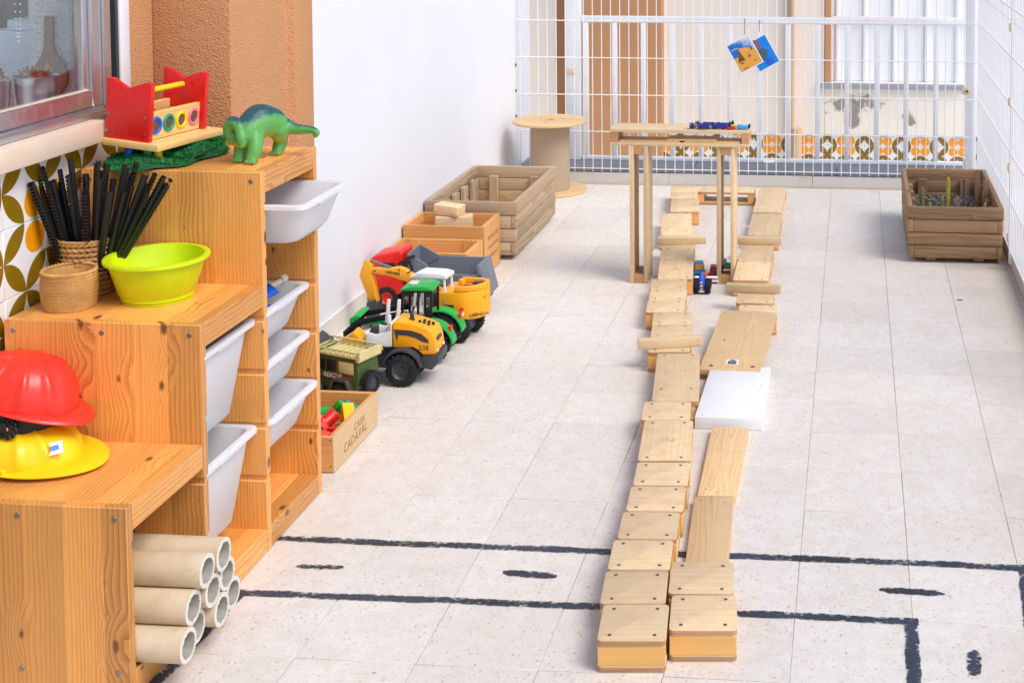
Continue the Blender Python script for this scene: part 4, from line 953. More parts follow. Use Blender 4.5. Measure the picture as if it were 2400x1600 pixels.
# ---- yellow excavator with white cab
ex = thing('toy_excavator', 'yellow toy excavator with a white cab and raised boom', 'toy vehicle', (-.277, -1.528, 0), -7)
for x in (.045, -.125):
    for y in (-.062, .062): wheel(ex, x, y, .043, .043, .036, rim='grey', lugs=20)
MB().box(-.15, .07, -.04, .04, .03, .075).build('undercarriage', M['dark'], ex, .005, 2)
outl = [(-.03, -.066), (.040, -.066), (.078, -.054), (.108, -.028), (.123, .008), (.124, .035), (.112, .058), (.085, .066), (-.03, .066)]
bd_ = MB().prism(outl, 'z', .078, .176).build('house', M['orange'], ex, .006, 3)
MB().prism([(.032, -.066), (.040, -.066), (.078, -.054), (.108, -.028), (.123, .008), (.124, .035), (.112, .058), (.085, .066), (.01, .066), (.01, .052), (.080, .052), (.098, .046), (.108, .032), (.108, .012), (.095, -.018), (.070, -.041), (.038, -.052), (.032, -.052)], 'z', .1765, .196).build('counterweight_rim', M['orange'], bd_, .003, 2)
MB().box(.04, .085, -.035, .01, .176, .186).build('engine_lid', M['dark'], bd_, .003, 2)
MB().box(.065, .095, .015, .04, .176, .192).build('engine_lid', M['dark'], bd_, .003, 2)
MB().cyl((.025, .02, .176), (.025, .02, .200), .012, n=16).build('cap', M['orange'], bd_, .003, 2)
MB().box(-.004, .030, -.0675, -.0655, .100, .132).build('side_plate', M['dark'], bd_)
decal(bd_, '918', .010, (.014, -.0678, .118), '-y', M['whitep'])
dc = decal(bd_, 'LIEBHERR', .017, (0, 0, 0), '+x', M['black']); dc.matrix_local = Matrix.Translation((.1092, -.0300, .093)) @ Matrix.Rotation(RAD(-49), 4, 'Z') @ Matrix(((0, 0, 1), (1, 0, 0), (0, 1, 0))).to_4x4()
dc = decal(bd_, '918', .010, (0, 0, 0), '+x', M['black']); dc.matrix_local = Matrix.Translation((.1180, -.0090, .150)) @ Matrix.Rotation(RAD(-60), 4, 'Z') @ Matrix(((0, 0, 1), (1, 0, 0), (0, 1, 0))).to_4x4()
for z, mt in ((.118, 'red'), (.100, 'whitep')): MB().cyl((.055, -.056, z), (.0605, -.0640, z), .0065, n=14).build('rear_light', M[mt], bd_)
cb = MB()
for x0, x1, y in ((-.125, -.105, -.062), (-.082, -.080, -.062), (-.004, -.006, -.062), (-.125, -.105, -.002), (-.004, -.006, -.002)):
    cb.hexa([(x0-.005, y-.003, .10), (x0+.005, y-.003, .10), (x0+.005, y+.003, .10), (x0-.005, y+.003, .10)], [(x1-.004, y-.003, .226), (x1+.004, y-.003, .226), (x1+.004, y+.003, .226), (x1-.004, y+.003, .226)])
cb.box(-.13, .0, -.066, .002, .085, .104); cb.box(-.012, .0, -.066, .002, .104, .150)
cbo = cb.build('cab', M['whitep'], ex, .002, 2)
MB().prism([(-.136, .218), (-.130, .226), (-.100, .240), (-.02, .240), (.004, .234), (.004, .220)], 'y', -.068, .004).build('cab_roof', M['whitep'], cbo, .004, 3)
MB().box(-.07, -.03, -.05, -.015, .104, .165).build('seat', M['dark'], cbo, .006, 2)
bm_ = MB().prism([(-.03, .150), (-.09, .178), (-.16, .206), (-.195, .226), (-.215, .230), (-.26, .222), (-.335, .222), (-.345, .214), (-.335, .205), (-.25, .197), (-.17, .176), (-.06, .130)], 'y', .008, .034).build('boom', M['orange'], ex, .003, 2)
decal(bm_, 'LIEBHERR', .014, (-.235, .0074, .2095), '-y', M['black'], 0, .95, RAD(6))
for x, z in ((-.305, .213), (-.175, .214), (-.165, .182), (-.21, .222)): MB().cyl((x, .006, z), (x, .036, z), .003, n=8).build('pin', M['black'], bm_)
MB().prism([(-.345, .248), (-.333, .252), (-.322, .236), (-.318, .205), (-.298, .100), (-.312, .092), (-.330, .108), (-.365, .190), (-.362, .205)], 'y', .006, .036).build('stick', M['orange'], ex, .003, 2)
MB().cyl((-.330, .021, .247), (-.25, .021, .226), .005, n=10).build('cylinder', M['grey'], ex, smooth=True)
MB().prism([(-.300, .110), (-.296, .060), (-.320, .020), (-.355, .012), (-.37, .022), (-.335, .045), (-.33, .10)], 'y', -.01, .052).build('bucket', M['dark'], ex, .002, 2)
# ---- red dump truck with grey bed
dt = thing('toy_dump_truck', 'red toy dump truck with a grey tipping bed behind the excavator', 'toy vehicle', (-.47, -1.19, 0), 0)
MB().prism([(-.215, .045), (-.222, .090), (-.222, .165), (-.206, .198), (-.19, .204), (-.105, .222), (-.088, .218), (-.086, .150), (-.086, .070), (-.11, .052)], 'y', -.058, .066).build('cab', M['red'], dt, .008, 3)
for k in range(4): MB().box(-.20, -.10, -.04+.028*k, -.034+.028*k, .2035, .2145, Matrix.Rotation(RAD(-10), 4, 'Y') @ Matrix.Translation((-.022, 0, -.021))).build('roof_rib', M['red'], dt, .002, 1)
MB().box(-.165, -.115, -.0592, -.0570, .140, .178).build('side_window', M['black'], dt)
MB().box(-.2232, -.2212, -.048, .055, .135, .18).build('windscreen', M['black'], dt)
MB().box(-.20, .235, -.03, .04, .04, .078).build('chassis', M['black'], dt, .004, 2)
for x in (-.15, .06, .15):
    for y in (-.048, .056): wheel(dt, x, y, .043, .043, .03, rim='red' if x < -.1 else 'grey', lugs=20)
bed = MB(); z0, z1 = .100, .172
bed.hexa([(-.062, -.068, z0), (.225, -.068, z0), (.225, .074, z0), (-.062, .074, z0)], [(-.062, -.068, z0+.005), (.225, -.068, z0+.005), (.225, .074, z0+.005), (-.062, .074, z0+.005)])
for y, d in ((-.068, -.006), (.070, .006)): bed.hexa([(-.062, y, z0), (.222, y, z0), (.222, y+.004, z0), (-.062, y+.004, z0)], [(-.062, y+d, z1-(.03 if y < 0 else 0)), (.205, y+d, z1-(.03 if y < 0 else 0)), (.205, y+d+.004, z1-(.03 if y < 0 else 0)), (-.062, y+d+.004, z1-(.03 if y < 0 else 0))])
bed.box(-.066, -.061, -.068, .074, z0, .216)
for y in (-.070, .070): bed.prism([(-.064, .12), (-.064, .216), (-.05, .212), (.012, .178), (.012, .165)], 'y', y, y+.004)
bed.build('tipping_bed', M['grey'], dt, .0015, 1)
tg = MB().hexa([(.222, -.078, .060), (.245, -.078, .058), (.245, .078, .058), (.222, .078, .060)], [(.200, -.076, z1+.006), (.214, -.076, z1+.008), (.214, .078, z1+.008), (.200, .078, z1+.006)]).build('tailgate', M['grey'], dt, .002, 2)
MB().cyl((.215, -.074, .142), (.215, -.080, .142), .004, n=10).build('hinge', M['dark'], tg)
hn = MB().tube([(-.10, -.066, .176), (-.055, -.072, .205), (-.035, -.074, .210)], .006, 8).build('black_handle', M['black'], dt, smooth=True)
MB().tube([(-.085, -.07, .165), (-.055, -.073, .190), (-.048, -.073, .170), (-.042, -.073, .135)], .0045, 8).build('grab_bar', M['black'], dt, smooth=True)
# ---- green rescue truck
rs = thing('toy_rescue_truck', 'army green toy rescue truck with khaki roof rack behind the small crate', 'toy vehicle', (-.452, -2.135, 0), -20)
MB().prism([(-.10, .045), (-.125, .060), (-.125, .090), (-.10, .105), (-.085, .150), (.105, .143), (.112, .085), (.098, .045)], 'y', -.048, .048).build('body', M['army'], rs, .005, 3)
MB().box(-.12, .10, -.035, .035, .028, .046).build('chassis', M['dark'], rs, .003, 2)
for x, y in ((-.075, -.05), (.05, -.05), (-.075, .05), (.05, .05)):
    wheel(rs, x, y, .036, .036, .026, rim='dark', rim_r=.62, lugs=22)
    MB().prism([(x-.05, .040), (x-.026, .084), (x+.026, .084), (x+.05, .040), (x+.040, .040), (x+.021, .076), (x-.021, .076), (x-.040, .040)], 'y', y-.018 if y < 0 else y-.004, y+.004 if y < 0 else y+.018).build('wheel_arch', M['dark'], rs, .002, 2)
sp_ = wheel(rs, .133, -.012, .078, .036, .024, rim='dark', rim_r=.62, lugs=22, name='spare_wheel'); sp_.matrix_local = Matrix.Translation((.130, -.014, .072)) @ Matrix.Rotation(math.pi/2, 4, 'Y')
MB().box(.035, .092, -.0496, -.0476, .098, .134).build('side_panel', M['khaki'], rs, .002, 2)
for x0, x1 in ((-.012, .024), (-.062, -.02)): MB().box(x0, x1, -.0494, -.0476, .100, .134).build('side_window', M['black'], rs, .002, 2)
MB().box(.111, .1135, -.035, .035, .100, .125, Matrix.Rotation(RAD(-6), 4, 'Y') @ Matrix.Translation((-.012, 0, -.012))).build('rear_window', M['black'], rs)
rk = MB()
for y in (-.05, .05): rk.box(-.09, .118, y-.0025, y+.0025, .150, .154); rk.box(-.09, .118, y-.0025, y+.0025, .166, .170)
for k in range(9):
    x = -.088+.0235*k
    for y in (-.05, .05): rk.tube([(x, y, .152), (x+.0118, y, .168), (x+.0235, y, .152)], .0018, 5)
    rk.box(x-.0015, x+.0015, -.05, .05, .150, .153)
rk.box(-.09, .118, -.0465, .0465, .1455, .1485); rk.hexa([(.104, -.052, .140), (.116, -.052, .140), (.116, .052, .140), (.104, .052, .140)], [(.110, -.052, .170), (.120, -.052, .170), (.120, .052, .170), (.110, .052, .170)])
tag(rk.build('roof_rack', M['khaki'], rs), kind='stuff')
MB().box(-.062, .083, -.0493, -.0477, .081, .0865).build('red_stripe', M['red'], rs)
decal(rs, 'RESCUE', .020, (.010, -.0497, .086), '-y', M['whitep'], .2, 1.05)
rl = MB().box(.113, .1146, -.042, .042, .122, .136, Matrix.Rotation(RAD(-6), 4, 'Y') @ Matrix.Translation((-.012, 0, -.012))).build('rear_sign', M['red'], rs)
decal(rl, 'RESCUE', .012, (.1170-.0135, -.004, .1285+.0005), '+x', M['whitep'])
# ================================================================== CRATES, PLANTERS, SPOOL
def crate(name, label, x0, x1, y0, y1, h, th, mat, cat='crate'):
    t = thing(name, label, cat, ((x0+x1)/2, (y0+y1)/2, 0)); a, b_ = (x1-x0)/2, (y1-y0)/2
    MB().box(-a, a, -b_, -b_+th, .003, h-.001).build('end_board', mat['x'], t, .001, 1)
    MB().box(-a, a, b_-th, b_, .003, h-.001).build('end_board', mat['x'], t, .001, 1)
    sb = MB().box(a-th+.0, a, -b_+th+.0005, b_-th-.0005, .003, h).build('side_board', mat['y'], t, .001, 1)
    MB().box(-a, -a+th, -b_+th+.0005, b_-th-.0005, .003, h).build('side_board', mat['y'], t, .001, 1)
    MB().box(-a+th, a-th, -b_+th, b_-th, .004, .012).build('bottom_board', mat['y'], t)
    return t, sb, a, b_
CR = {k: M['crate_'+k] for k in 'xyz'}
c_small, sb, a, b_ = crate('wooden_crate', 'small wooden crate with CASA CADAVAL stamped on its side', -.66, -.262, -2.682, -2.345, .1015, .012, CR)
# right side board runs full length
MB().box(a-.0005, a+.003, -b_, b_, .0025, .1018).build('side_face', M['plank_y'], c_small, .0008, 1)
stamp = plastic('burnt_stamp_ink', S(150, 104, 56), .8)
for body, z, sz, off in (('CASA', .066, .030, .03), ('CADAVAL', .036, .036, .0)):
    decal(c_small, body, sz, (a+.0031, off-.01, z), '+x', stamp, .1, 1.12)
for z in (.09, .02): MB().cyl((a-.006, -b_+.001, z), (a-.006, -b_-.0008, z), .002, n=8).build('nail', M['steel_dark'], c_small)
pcs = [('green', -.395, -2.43, 'tube'), ('green', -.435, -2.46, 'arch'), ('red', -.40, -2.48, 'tri'), ('red', -.44, -2.52, 'brick'), ('teal', -.315, -2.40, 'tube'), ('yellow', -.30, -2.47, 'brick'), ('red', -.35, -2.50, 'tube'), ('fadedred', -.36, -2.56, 'arch'), ('fadedred', -.335, -2.60, 'brick'), ('red', -.40, -2.57, 'tri'), ('green', -.33, -2.45, 'arch'), ('teal', -.345, -2.645, 'brick'), ('fadedred', -.40, -2.63, 'tube'), ('red', -.47, -2.60, 'brick'), ('green', -.47, -2.42, 'brick'), ('red', -.50, -2.50, 'arch'), ('pink', -.365, -2.525, 'brick'), ('red', -.30, -2.54, 'arch'), ('green', -.52, -2.60, 'tri')]
rnd = random.Random(21); cnt = {}
for c, x, y, k in pcs:
    mb = MB()
    if k == 'tube':
        mb.lathe([(.019, -.03), (.019, .03), (.014, .03), (.014, -.03)], n=20, closed=True)
    elif k == 'arch':
        q = [RAD(v) for v in range(0, 181, 15)]; mb.prism([(.036*math.cos(v), .036*math.sin(v)) for v in q]+[(.018*math.cos(v), .018*math.sin(v)) for v in q[::-1]], 'z', -.014, .014)
    elif k == 'tri': mb.prism([(-.028, -.02), (.03, -.02), (.002, .03)], 'z', -.013, .013)
    else: mb.box(-.032, .032, -.016, .016, -.012, .012)
    o = mb.build('foam_block', M[c], None, .0015, 2)
    o.location = (x, y, .060+rnd.uniform(0, .022)); o.rotation_euler = (rnd.uniform(-.7, .7)+(1.57 if k == 'tube' else 0), rnd.uniform(-.6, .6), rnd.uniform(0, 6.28))
    shp = {'tube': 'tube', 'arch': 'arch', 'tri': 'triangle', 'brick': 'brick'}[k]; cn = {'fadedred': 'faded red'}.get(c, c)
    tw = [q[2] for q in pcs if (q[0], q[3]) == (c, k)]; wh = '' if len(tw) == 1 else ('nearer ' if y == min(tw) else 'farther ')
    tag(o, f'{wh}{cn} {shp} shaped toy block heaped in the small stamped crate', 'toy block', 'toy blocks in the small crate')
bx2, sb, a, b_ = crate('wooden_box', 'open orange wooden box right behind the dump truck', -.703, -.366, -1.056, -.829, .166, .014, CR, 'box')
for x in (-a+.055, a-.055): MB().box(x-.022, x+.022, b_-.0185, b_-.0142, .013, .166).build('corner_batten', CR['z'], bx2, .001, 1)
bx1, sb, a, b_ = crate('wooden_box', 'taller orange wooden box with stamped lettering against the big planter', -.703, -.366, -.815, -.575, .214, .013, CR, 'box')
MB().box(a-.0005, a+.003, -b_, b_, .0028, .2143).build('side_face', M['crate_z'], bx1, .0008, 1)
for body, z, sz in (('VINTAGE PORT', .150, .026), ('DOURO PORTUGAL', .110, .020), ('& WARRE & CA', .070, .022)): decal(bx1, body, sz, (a+.0031, .01, z), '+x', stamp, .15, .9)
decal(bx1, 'W', .02, (.0, -b_-.0002, .09), '-y', stamp)
for i, (x, y, z, rz, sz, lab) in enumerate(((-.535, -.66, .178, 8, (.15, .075, .09), 'pale wooden block with small dark marks standing in the taller box'), (-.555, -.66, .247, -14, (.115, .07, .045), 'pale wooden block lying across another block on the taller box'))):
    t = tag(MB().box(-sz[0]/2, sz[0]/2, -sz[1]/2, sz[1]/2, -sz[2]/2, sz[2]/2).build('wooden_block', M['block_x'], None, .006, 3), lab, 'block', 'blocks in the taller box')
    t.location = (x, y, z); t.rotation_euler = (0, RAD(0 if i == 0 else 3), RAD(rz))
    if i == 0:
        for dx, hh in ((.02, .010), (.034, .006)): MB().box(dx-.003, dx+.003, -sz[1]/2-.0008, -sz[1]/2+.001, -.02, -.02+hh).build('mark', M['black'], t)
MB()
def planter(label, x0, x1, y0, y1, h, taper, key='planter_'):
    t = thing('wooden_planter', label, 'planter', ((x0+x1)/2, (y0+y1)/2, 0)); a, b_ = (x1-x0)/2, (y1-y0)/2
    n = 4; bh = (h-.02)/n; rnd = random.Random(int(abs(x0)*100)); th = .022
    for k in range(n):
        z0, z1 = .02+k*bh+.0015, .02+(k+1)*bh-.0015; tq = taper*(n-1-k)/(n-1)
        full_y = (k % 2 == 0)
        A, B = a-tq, b_-tq
        ex_ = (A, B-th-.0006) if not full_y else (A-th-.0006, B)
        for s_ in (-1, 1):
            j = rnd.uniform(-.0012, .0012)
            MB().box(-ex_[0], ex_[0], s_*B-th*(s_ > 0)+j, s_*B+th*(s_ < 0)+j, z0, z1).build('board', M[key+'x'], t, .003, 2)
            j = rnd.uniform(-.0012, .0012)
            MB().box(s_*A-th*(s_ > 0)+j, s_*A+th*(s_ < 0)+j, -ex_[1], ex_[1], z0, z1).build('board', M[key+'y'], t, .003, 2)
    for sx in (-1, 1):
        for fy in (-.55, -.18, .18, .55): MB().box(sx*(a-taper-th-.001)-(.018 if sx > 0 else 0), sx*(a-taper-th-.001)+(.018 if sx < 0 else 0), fy*b_-.022, fy*b_+.022, .005, h-.04).build('inner_batten', M[key+'z'], t, .002, 1)
    for sy in (-1, 1):
        for fx in (-.5, .5): MB().box(fx*a-.022, fx*a+.022, sy*(b_-taper-th-.001)-(.018 if sy > 0 else 0), sy*(b_-taper-th-.001)+(.018 if sy < 0 else 0), .005, h-.045).build('inner_batten', M[key+'z'], t, .002, 1)
    for sy in (-1, 1): MB().box(-a+.03, a-.03, sy*(b_-.1)-.025, sy*(b_-.1)+.025, .0, .0195).build('foot', M[key+'x'], t, .002, 1)
    MB().box(-a+.03+taper, a-.03-taper, -b_+.03+taper, b_-.03-taper, .021, .035).build('base', M[key+'y'], t)
    return t, a, b_
planter('long empty weathered wooden planter along the white wall', -.703, -.302, -.536, .245, .253, .004, 'greyed_')
pr_, a, b_ = planter('weathered wooden planter with small cacti in the right corner', 1.362, 1.768, -.418, .412, .243, .006)
tag(MB().box(-a+.034, a-.034, -b_+.034, b_-.034, .036, .120).build('soil', M['soil'], pr_), kind='stuff')
mb = MB(); rnd = random.Random(4)
for _ in range(420):
    x, y = rnd.uniform(-a+.05, a-.05), rnd.uniform(-b_+.05, b_-.05); r = rnd.uniform(.004, .011)
    mb.lathe([(0, -r*.6), (r, 0), (r*.6, r*.5), (0, r*.7)], (x, y, .121), 6)
tag(mb.build('pebbles', plaster('grey_pebbles', S(112, 104, 98), 80, .4, .35, .9), pr_), kind='stuff')
cacti = [(1.44, -.02, .15, .013, 2, 'pale green'), (1.47, -.25, .13, .012, -3, 'short green'), (1.515, -.22, .155, .012, 2, 'thick green'), (1.555, -.05, .215, .011, 1, 'tall yellow-green'), (1.60, -.28, .09, .014, -8, 'stubby reddish'), (1.625, -.08, .22, .010, 1, 'tall purple-brown'), (1.695, -.22, .13, .009, 6, 'slim orange and green'), (1.675, -.25, .10, .008, -3, 'thin orange'), (1.72, -.24, .085, .007, 3, 'tiny orange')]
cm = {'green': plastic('cactus_green', S(124, 132, 74), .6, .2), 'yellow': plastic('cactus_yellow_green', S(178, 164, 58), .6, .2), 'orange': plastic('cactus_orange', S(206, 140, 74), .6, .25), 'purple': plastic('cactus_purple', S(104, 78, 84), .6, .2)}
for x, y, h, r, ln, lab in cacti:
    r *= .66; h *= .86
    k = 'purple' if 'purple' in lab else 'yellow' if 'yellow' in lab else 'orange' if ('orange' in lab or 'red' in lab) else 'green'
    t = thing('cactus', f'{lab} columnar cactus stem growing in the right planter', 'cactus', (x, y, .115), 0, 'cacti in the right planter', rot=(RAD(ln*.5), RAD(ln), 0))
    pf = [(r*.8, 0), (r*.95, h*.2), (r, h*.6), (r*.9, h*.88), (r*.55, h*.97), (0, h)]
    MB().lathe(pf, n=30, fn=lambda tt, kk, z: r*.16*math.cos(tt*6)*(1 if kk < 5 else 0)).build('stem', cm[k], t, smooth=True, ang=70)
    mb = MB()
    for i in range(6):
        for z in [h*.1+.012*q for q in range(int(h*.85/.012))]:
            aa = 2*math.pi*i/6; p = Vector((r*1.12*math.cos(aa), r*1.12*math.sin(aa), z)); mb.cyl(p, p+Vector((math.cos(aa)*.005, math.sin(aa)*.005, .002)), .0006, .0001, 4)
    tag(mb.build('spines', M['sillstone'], t), kind='stuff')
for x, y, h in ((1.405, -.30, .10), (1.70, .08, .19), (1.725, -.05, .17)):
    tag(MB().box(-.012, .012, -.004, .004, 0, h).build('plant_stake', M['planter_z'], None, .001, 1), {1.405: 'thin wooden stake at the left side of the right planter', 1.70: 'tall wooden stake at the back right of the right planter', 1.725: 'wooden stake leaning at the right side of the right planter'}[x], 'stake', 'stakes in the right planter').location = (x, y, .115)
# cable spool
sp = thing('cable_spool', 'wooden cable spool with a grey card core standing in the far left corner', 'cable spool', (-.468, .835, 0))
MB().lathe([(0.02, 0), (.192, 0), (.194, .003), (.194, .010), (.191, .013), (.02, .013)], n=72, closed=True).build('lower_disc', M['plank_x'], sp, smooth=True, ang=40)
MB().cyl((0, 0, .0135), (0, 0, .3645), .103, n=64).build('core', plaster('grey_brown_card', S(178, 158, 134), 40, .2, .04, .8), sp, smooth=True)
up_ = MB().lathe([(.022, .365), (.192, .365), (.195, .368), (.195, .376), (.192, .379), (.022, .379)], n=72, closed=True).build('upper_disc', M['plank_x'], sp, smooth=True, ang=40)
for k in range(3):
    aa = 2*math.pi*k/3+.4; MB().cyl((.075*math.cos(aa), .075*math.sin(aa), .3788), (.075*math.cos(aa), .075*math.sin(aa), .3805), .011, n=14).build('bolt', M['galv'], up_)
MB().cyl((0, 0, .36), (0, 0, .370), .0215, n=20).build('axle_hole', M['brownp'], up_)
# ================================================================== HOLLOW BLOCKS
BH = .068; TB = .014
bcache = {}
def block_parts(L, W):
    k = (round(L, 3), round(W, 3))
    if k in bcache: return bcache[k]
    def board():
        mb = MB(); mb.prism(rrect(-W/2, W/2, -L/2, L/2, .010, 4), 'z', 0, TB); return mb
    bo = board().mesh('board', .0022, 2); bo.materials.append(M['block_x' if L < .2 else 'block_y'])
    bo.materials.append(M['block_end'])
    for p in bo.polygons:
        if abs(p.normal.z) < .3: p.material_index = 1
    ew = .030
    md = MB().box(-W/2+.0015, W/2-.0015, -ew/2, ew/2, 0, BH-2*TB-.0006).mesh('end_wall', .0008, 1); md.materials.append(M['block_mid'])
    sc = MB().lathe([(0, -.001), (.0042, -.001), (.0042, .0006), (.0025, .0010), (0, .0002)], n=10).mesh('screw', smooth=True); sc.materials.append(M['screw'])
    bcache[k] = (bo, md, sc, ew); return bcache[k]
def hollow_block(label, cx, cy, rz, L=.139, W=.139, z=0, group='hollow wooden blocks of the track', rot=None, inset=0, bits=''):
    t = thing('hollow_block', label, 'wooden block', (cx, cy, z), rz, group, rot)
    bo, md, sc, ew = block_parts(L, W)
    top_ = put('board', bo, None, t, (0, 0, BH-TB)); put('board', bo, None, t, (0, 0, 0), (0, 0, math.pi))
    for s_ in (-1, 1): put('end_wall', md, None, t, (0, s_*(L/2-ew/2-.001-(inset if s_ < 0 else 0)), TB+.0003))
    for sx in (-1, 1):
        for s_ in (-1, 1): put('screw', sc, None, top_, (sx*(W/2-.024), s_*(L/2-.019-(inset*.9 if s_ < 0 else 0)), TB))
    return t
nth = ['first', 'second', 'third', 'fourth', 'fifth', 'sixth', 'seventh', 'eighth', 'ninth', 'tenth', 'eleventh', 'twelfth', 'thirteenth', 'fourteenth', 'fifteenth', 'sixteenth', 'seventeenth', 'eighteenth', 'nineteenth', 'twentieth']
left = [(.690, -3.474, 5), (.669, -3.333, 5), (.6595, -3.189, 4.2), (.656, -3.045, 3.8), (.652, -2.902, 4), (.645, -2.757, 4.2), (.626, -2.539, 5, .276), (.597, -2.330, 5), (.590, -2.046, 6.2, .42), (.5265, -1.758, 6), (.5135, -1.612, 6), (.498, -1.475, 6), (.4545, -1.334, 5.5), (.4435, -1.194, 5.5), (.4265, -1.053, 5.5), (.426, -.842, 6.7, .278), (.401, -.628, 6.7), (.391, -.487, 5), (.330, -.10, 7.2, .42), (.3285, .212, 6.4), (.312, .354, 6.4), (.2885, .492, 6.6), (.272, .634, 6.6)]
for i, q in enumerate(left):
    L = q[3] if len(q) > 3 else .139
    lab = f'{nth[i]} block from the near end of the left row of hollow blocks' if i < 20 else ['third block from the far end of the left row of hollow blocks', 'second block from the far end of the left row of hollow blocks', 'farthest block of the left row of hollow blocks'][i-20]
    b = hollow_block(lab, q[0], q[1], q[2], L, inset=.09 if abs(L-.42) < .01 else 0)
    if i == 6:
        mk = MB(); rnd = random.Random(8)
        for _ in range(16): x, y = rnd.uniform(-.018, .018), rnd.uniform(-.018, .02); mk.box(x, x+rnd.uniform(.002, .010), y, y+.0012, BH-.0004, BH+.0003)
        tag(mk.build('burnt_mark', M['brownp'], b), kind='stuff')
    if i == 15:
        mk = MB(); rnd = random.Random(9)
        for _ in range(14): x, y = rnd.uniform(-.014, .010), rnd.uniform(-.02, .02); mk.box(x, x+rnd.uniform(.002, .008), y, y+.0012, BH-.0004, BH+.0003)
        tag(mk.build('burnt_mark', M['brownp'], b), kind='stuff')
right = [(.8285, -3.423, 5, .139, 'nearest block of the right row'), (.808, -3.28, 4.2, .139, 'second block of the right row, at the foot of the planks'), (.7925, -1.36, 3, .139, 'hollow block carrying the far end of the broad panel'), (.7725, -1.195, 1, .15, 'hollow block just beyond the broad panel under the near right bar'),
         (.733, -.835, 1, .275, 'long hollow block next to the right table leg, nearer half'), (.7275, -.555, 1, .275, 'long hollow block under the far right cross bar'), (.732, -.068, 1, .42, 'long hollow block, second from the far end of the right row'), (.724, .442, .3, .555, 'longest hollow block at the far end of the right row')]
for x, y, rz, L, lab in right: hollow_block(lab, x, y, rz, L)
hollow_block('hollow block bridging the far ends of the two rows, seen open from the side', .489, .652, 90, .285)
# cross bars
def cross_bar(label, x0, y0, x1, y1, z, depth=.036, h=.030):
    p, q = Vector((x0, y0, 0)), Vector((x1, y1, 0)); L = (q-p).length; c = (p+q)/2
    o = tag(MB().box(-L/2, L/2, -depth/2, depth/2, 0, h).build('cross_bar', M['block_x'], None, .003, 2), label, 'bar', 'loose bars lying across the blocks')
    o.location = (c.x, c.y, z); o.rotation_euler = (0, 0, math.atan2(q.y-p.y, q.x-p.x)); return o
cross_bar('slanted loose wooden bar lying across the left row, the nearest bar', .428, -1.802, .634, -1.750, BH+.0005)
cross_bar('loose wooden bar lying across the left row in front of the table', .297, -.463, .502, -.434, BH+.0005)
cross_bar('nearer loose wooden bar lying across the right row', .656, -1.130, .862, -1.140, BH+.0005)
cross_bar('farther loose wooden bar across the right row behind the table leg', .632, -.430, .826, -.420, BH+.0005)
# planks, white board and panel of the right row
def plank(label, c4, z, th, mat, name='plank', rr=.004):
    c = sum((Vector((*p, 0)) for p in c4), Vector())/4; d = (Vector((*c4[3], 0))+Vector((*c4[2], 0))-Vector((*c4[0], 0))-Vector((*c4[1], 0)))
    ang = math.atan2(d.y, d.x)-math.pi/2; Rm = Matrix.Rotation(-ang, 4, 'Z'); loc = [Rm @ (Vector((*p, 0))-c) for p in c4]
    t = thing(name, label, 'plank', (c.x, c.y, z)); t.rotation_euler = (0, 0, ang)
    MB().prism([(p.x, p.y) for p in loc], 'z', 0, th).build('board', mat, t, .002, 2)
    return t
p1 = plank('pine plank lying flat right behind the two nearest right blocks', [(.7565, -3.205), (.8555, -3.197), (.833, -2.775), (.732, -2.778)], .0005, .020, M['plank_y'])
p2 = plank('pine plank between the white board and the other plank', [(.739, -2.773), (.837, -2.764), (.836, -2.318), (.728, -2.318)], .0005, .020, M['plank_y'])
for t, ps in ((p1, ((-.035, .19), (-.005, .2), (.03, .18))), (p2, ((-.03, -.19), (.0, -.205), (-.02, .205), (-.04, .18)))):
    for x, y in ps: MB().cyl((x, y, .0195), (x, y, .0204), .0022, n=8).build('nail_hole', M['brownp'], t)
wbd = thing('white_board', 'white laminated board lying flat in the right row', 'board', (.772, -2.085, 0))
MB().prism([(-.098, -.205), (.100, -.203), (.098, .235), (-.096, .205)], 'z', .0005, .036).build('board', M['whitep'], wbd, .002, 2)
for x, y in ((.082, -.19), (.078, .07), (.076, .02), (.076, -.13), (-.078, -.19)): MB().cyl((x, y, .0355), (x, y, .0364), .0018, n=8).build('pin_hole', M['brownp'], wbd)
pnl = thing('pine_board', 'broad pine panel with peg holes and a small sticker, resting sloped on the white board', 'panel', (.752, -1.638, .0368))
pnl.rotation_euler = (RAD(3.9), 0, RAD(-2.6))
MB().prism([(-.100, -.258), (.0985, -.258), (.1, .25), (.04, .262), (-.1, .258)], 'z', 0, .018).build('board', M['plank_y'], pnl, .002, 2)
for x, y, r in ((-.065, -.228, .0075), (.070, -.222, .0075)): MB().cyl((x, y, .0172), (x, y, .0184), r, n=16).build('peg_hole', M['brownp'], pnl)
for x in (-.062, -.028, .035, .066): MB().cyl((x, -.2575, .009), (x, -.2585, .009), .0048 if abs(x) > .05 else .003, n=12).build('dowel_hole', M['brownp'], pnl)
for x, y in ((-.085, .23), (-.05, .24), (.01, .22), (.07, .21), (.09, .19), (.088, -.2), (-.088, -.2)): MB().cyl((x, y, .0174), (x, y, .0184), .0022, n=8).build('screw_hole', M['brownp'], pnl)
stk = MB().box(-.022, .018, -.020, .016, .0181, .0186, Matrix.Translation((.002, -.19, 0))).build('sticker', M['whitep'], pnl)
lg = MB().prism([(-.014, -.208), (.014, -.208), (.014, -.188), (.008, -.180), (-.008, -.180), (-.014, -.188)], 'z', .0186, .0189).build('printed_house', M['dark'], stk)
MB().box(-.006, .006, -.180, -.177, .0186, .0190).build('printed_roof', M['dark'], stk)
decal(stk, 'TOY', .011, (.0, -.195, .0192), '-y', M['whitep']).matrix_local = Matrix.Translation((0, -.193, .0191))
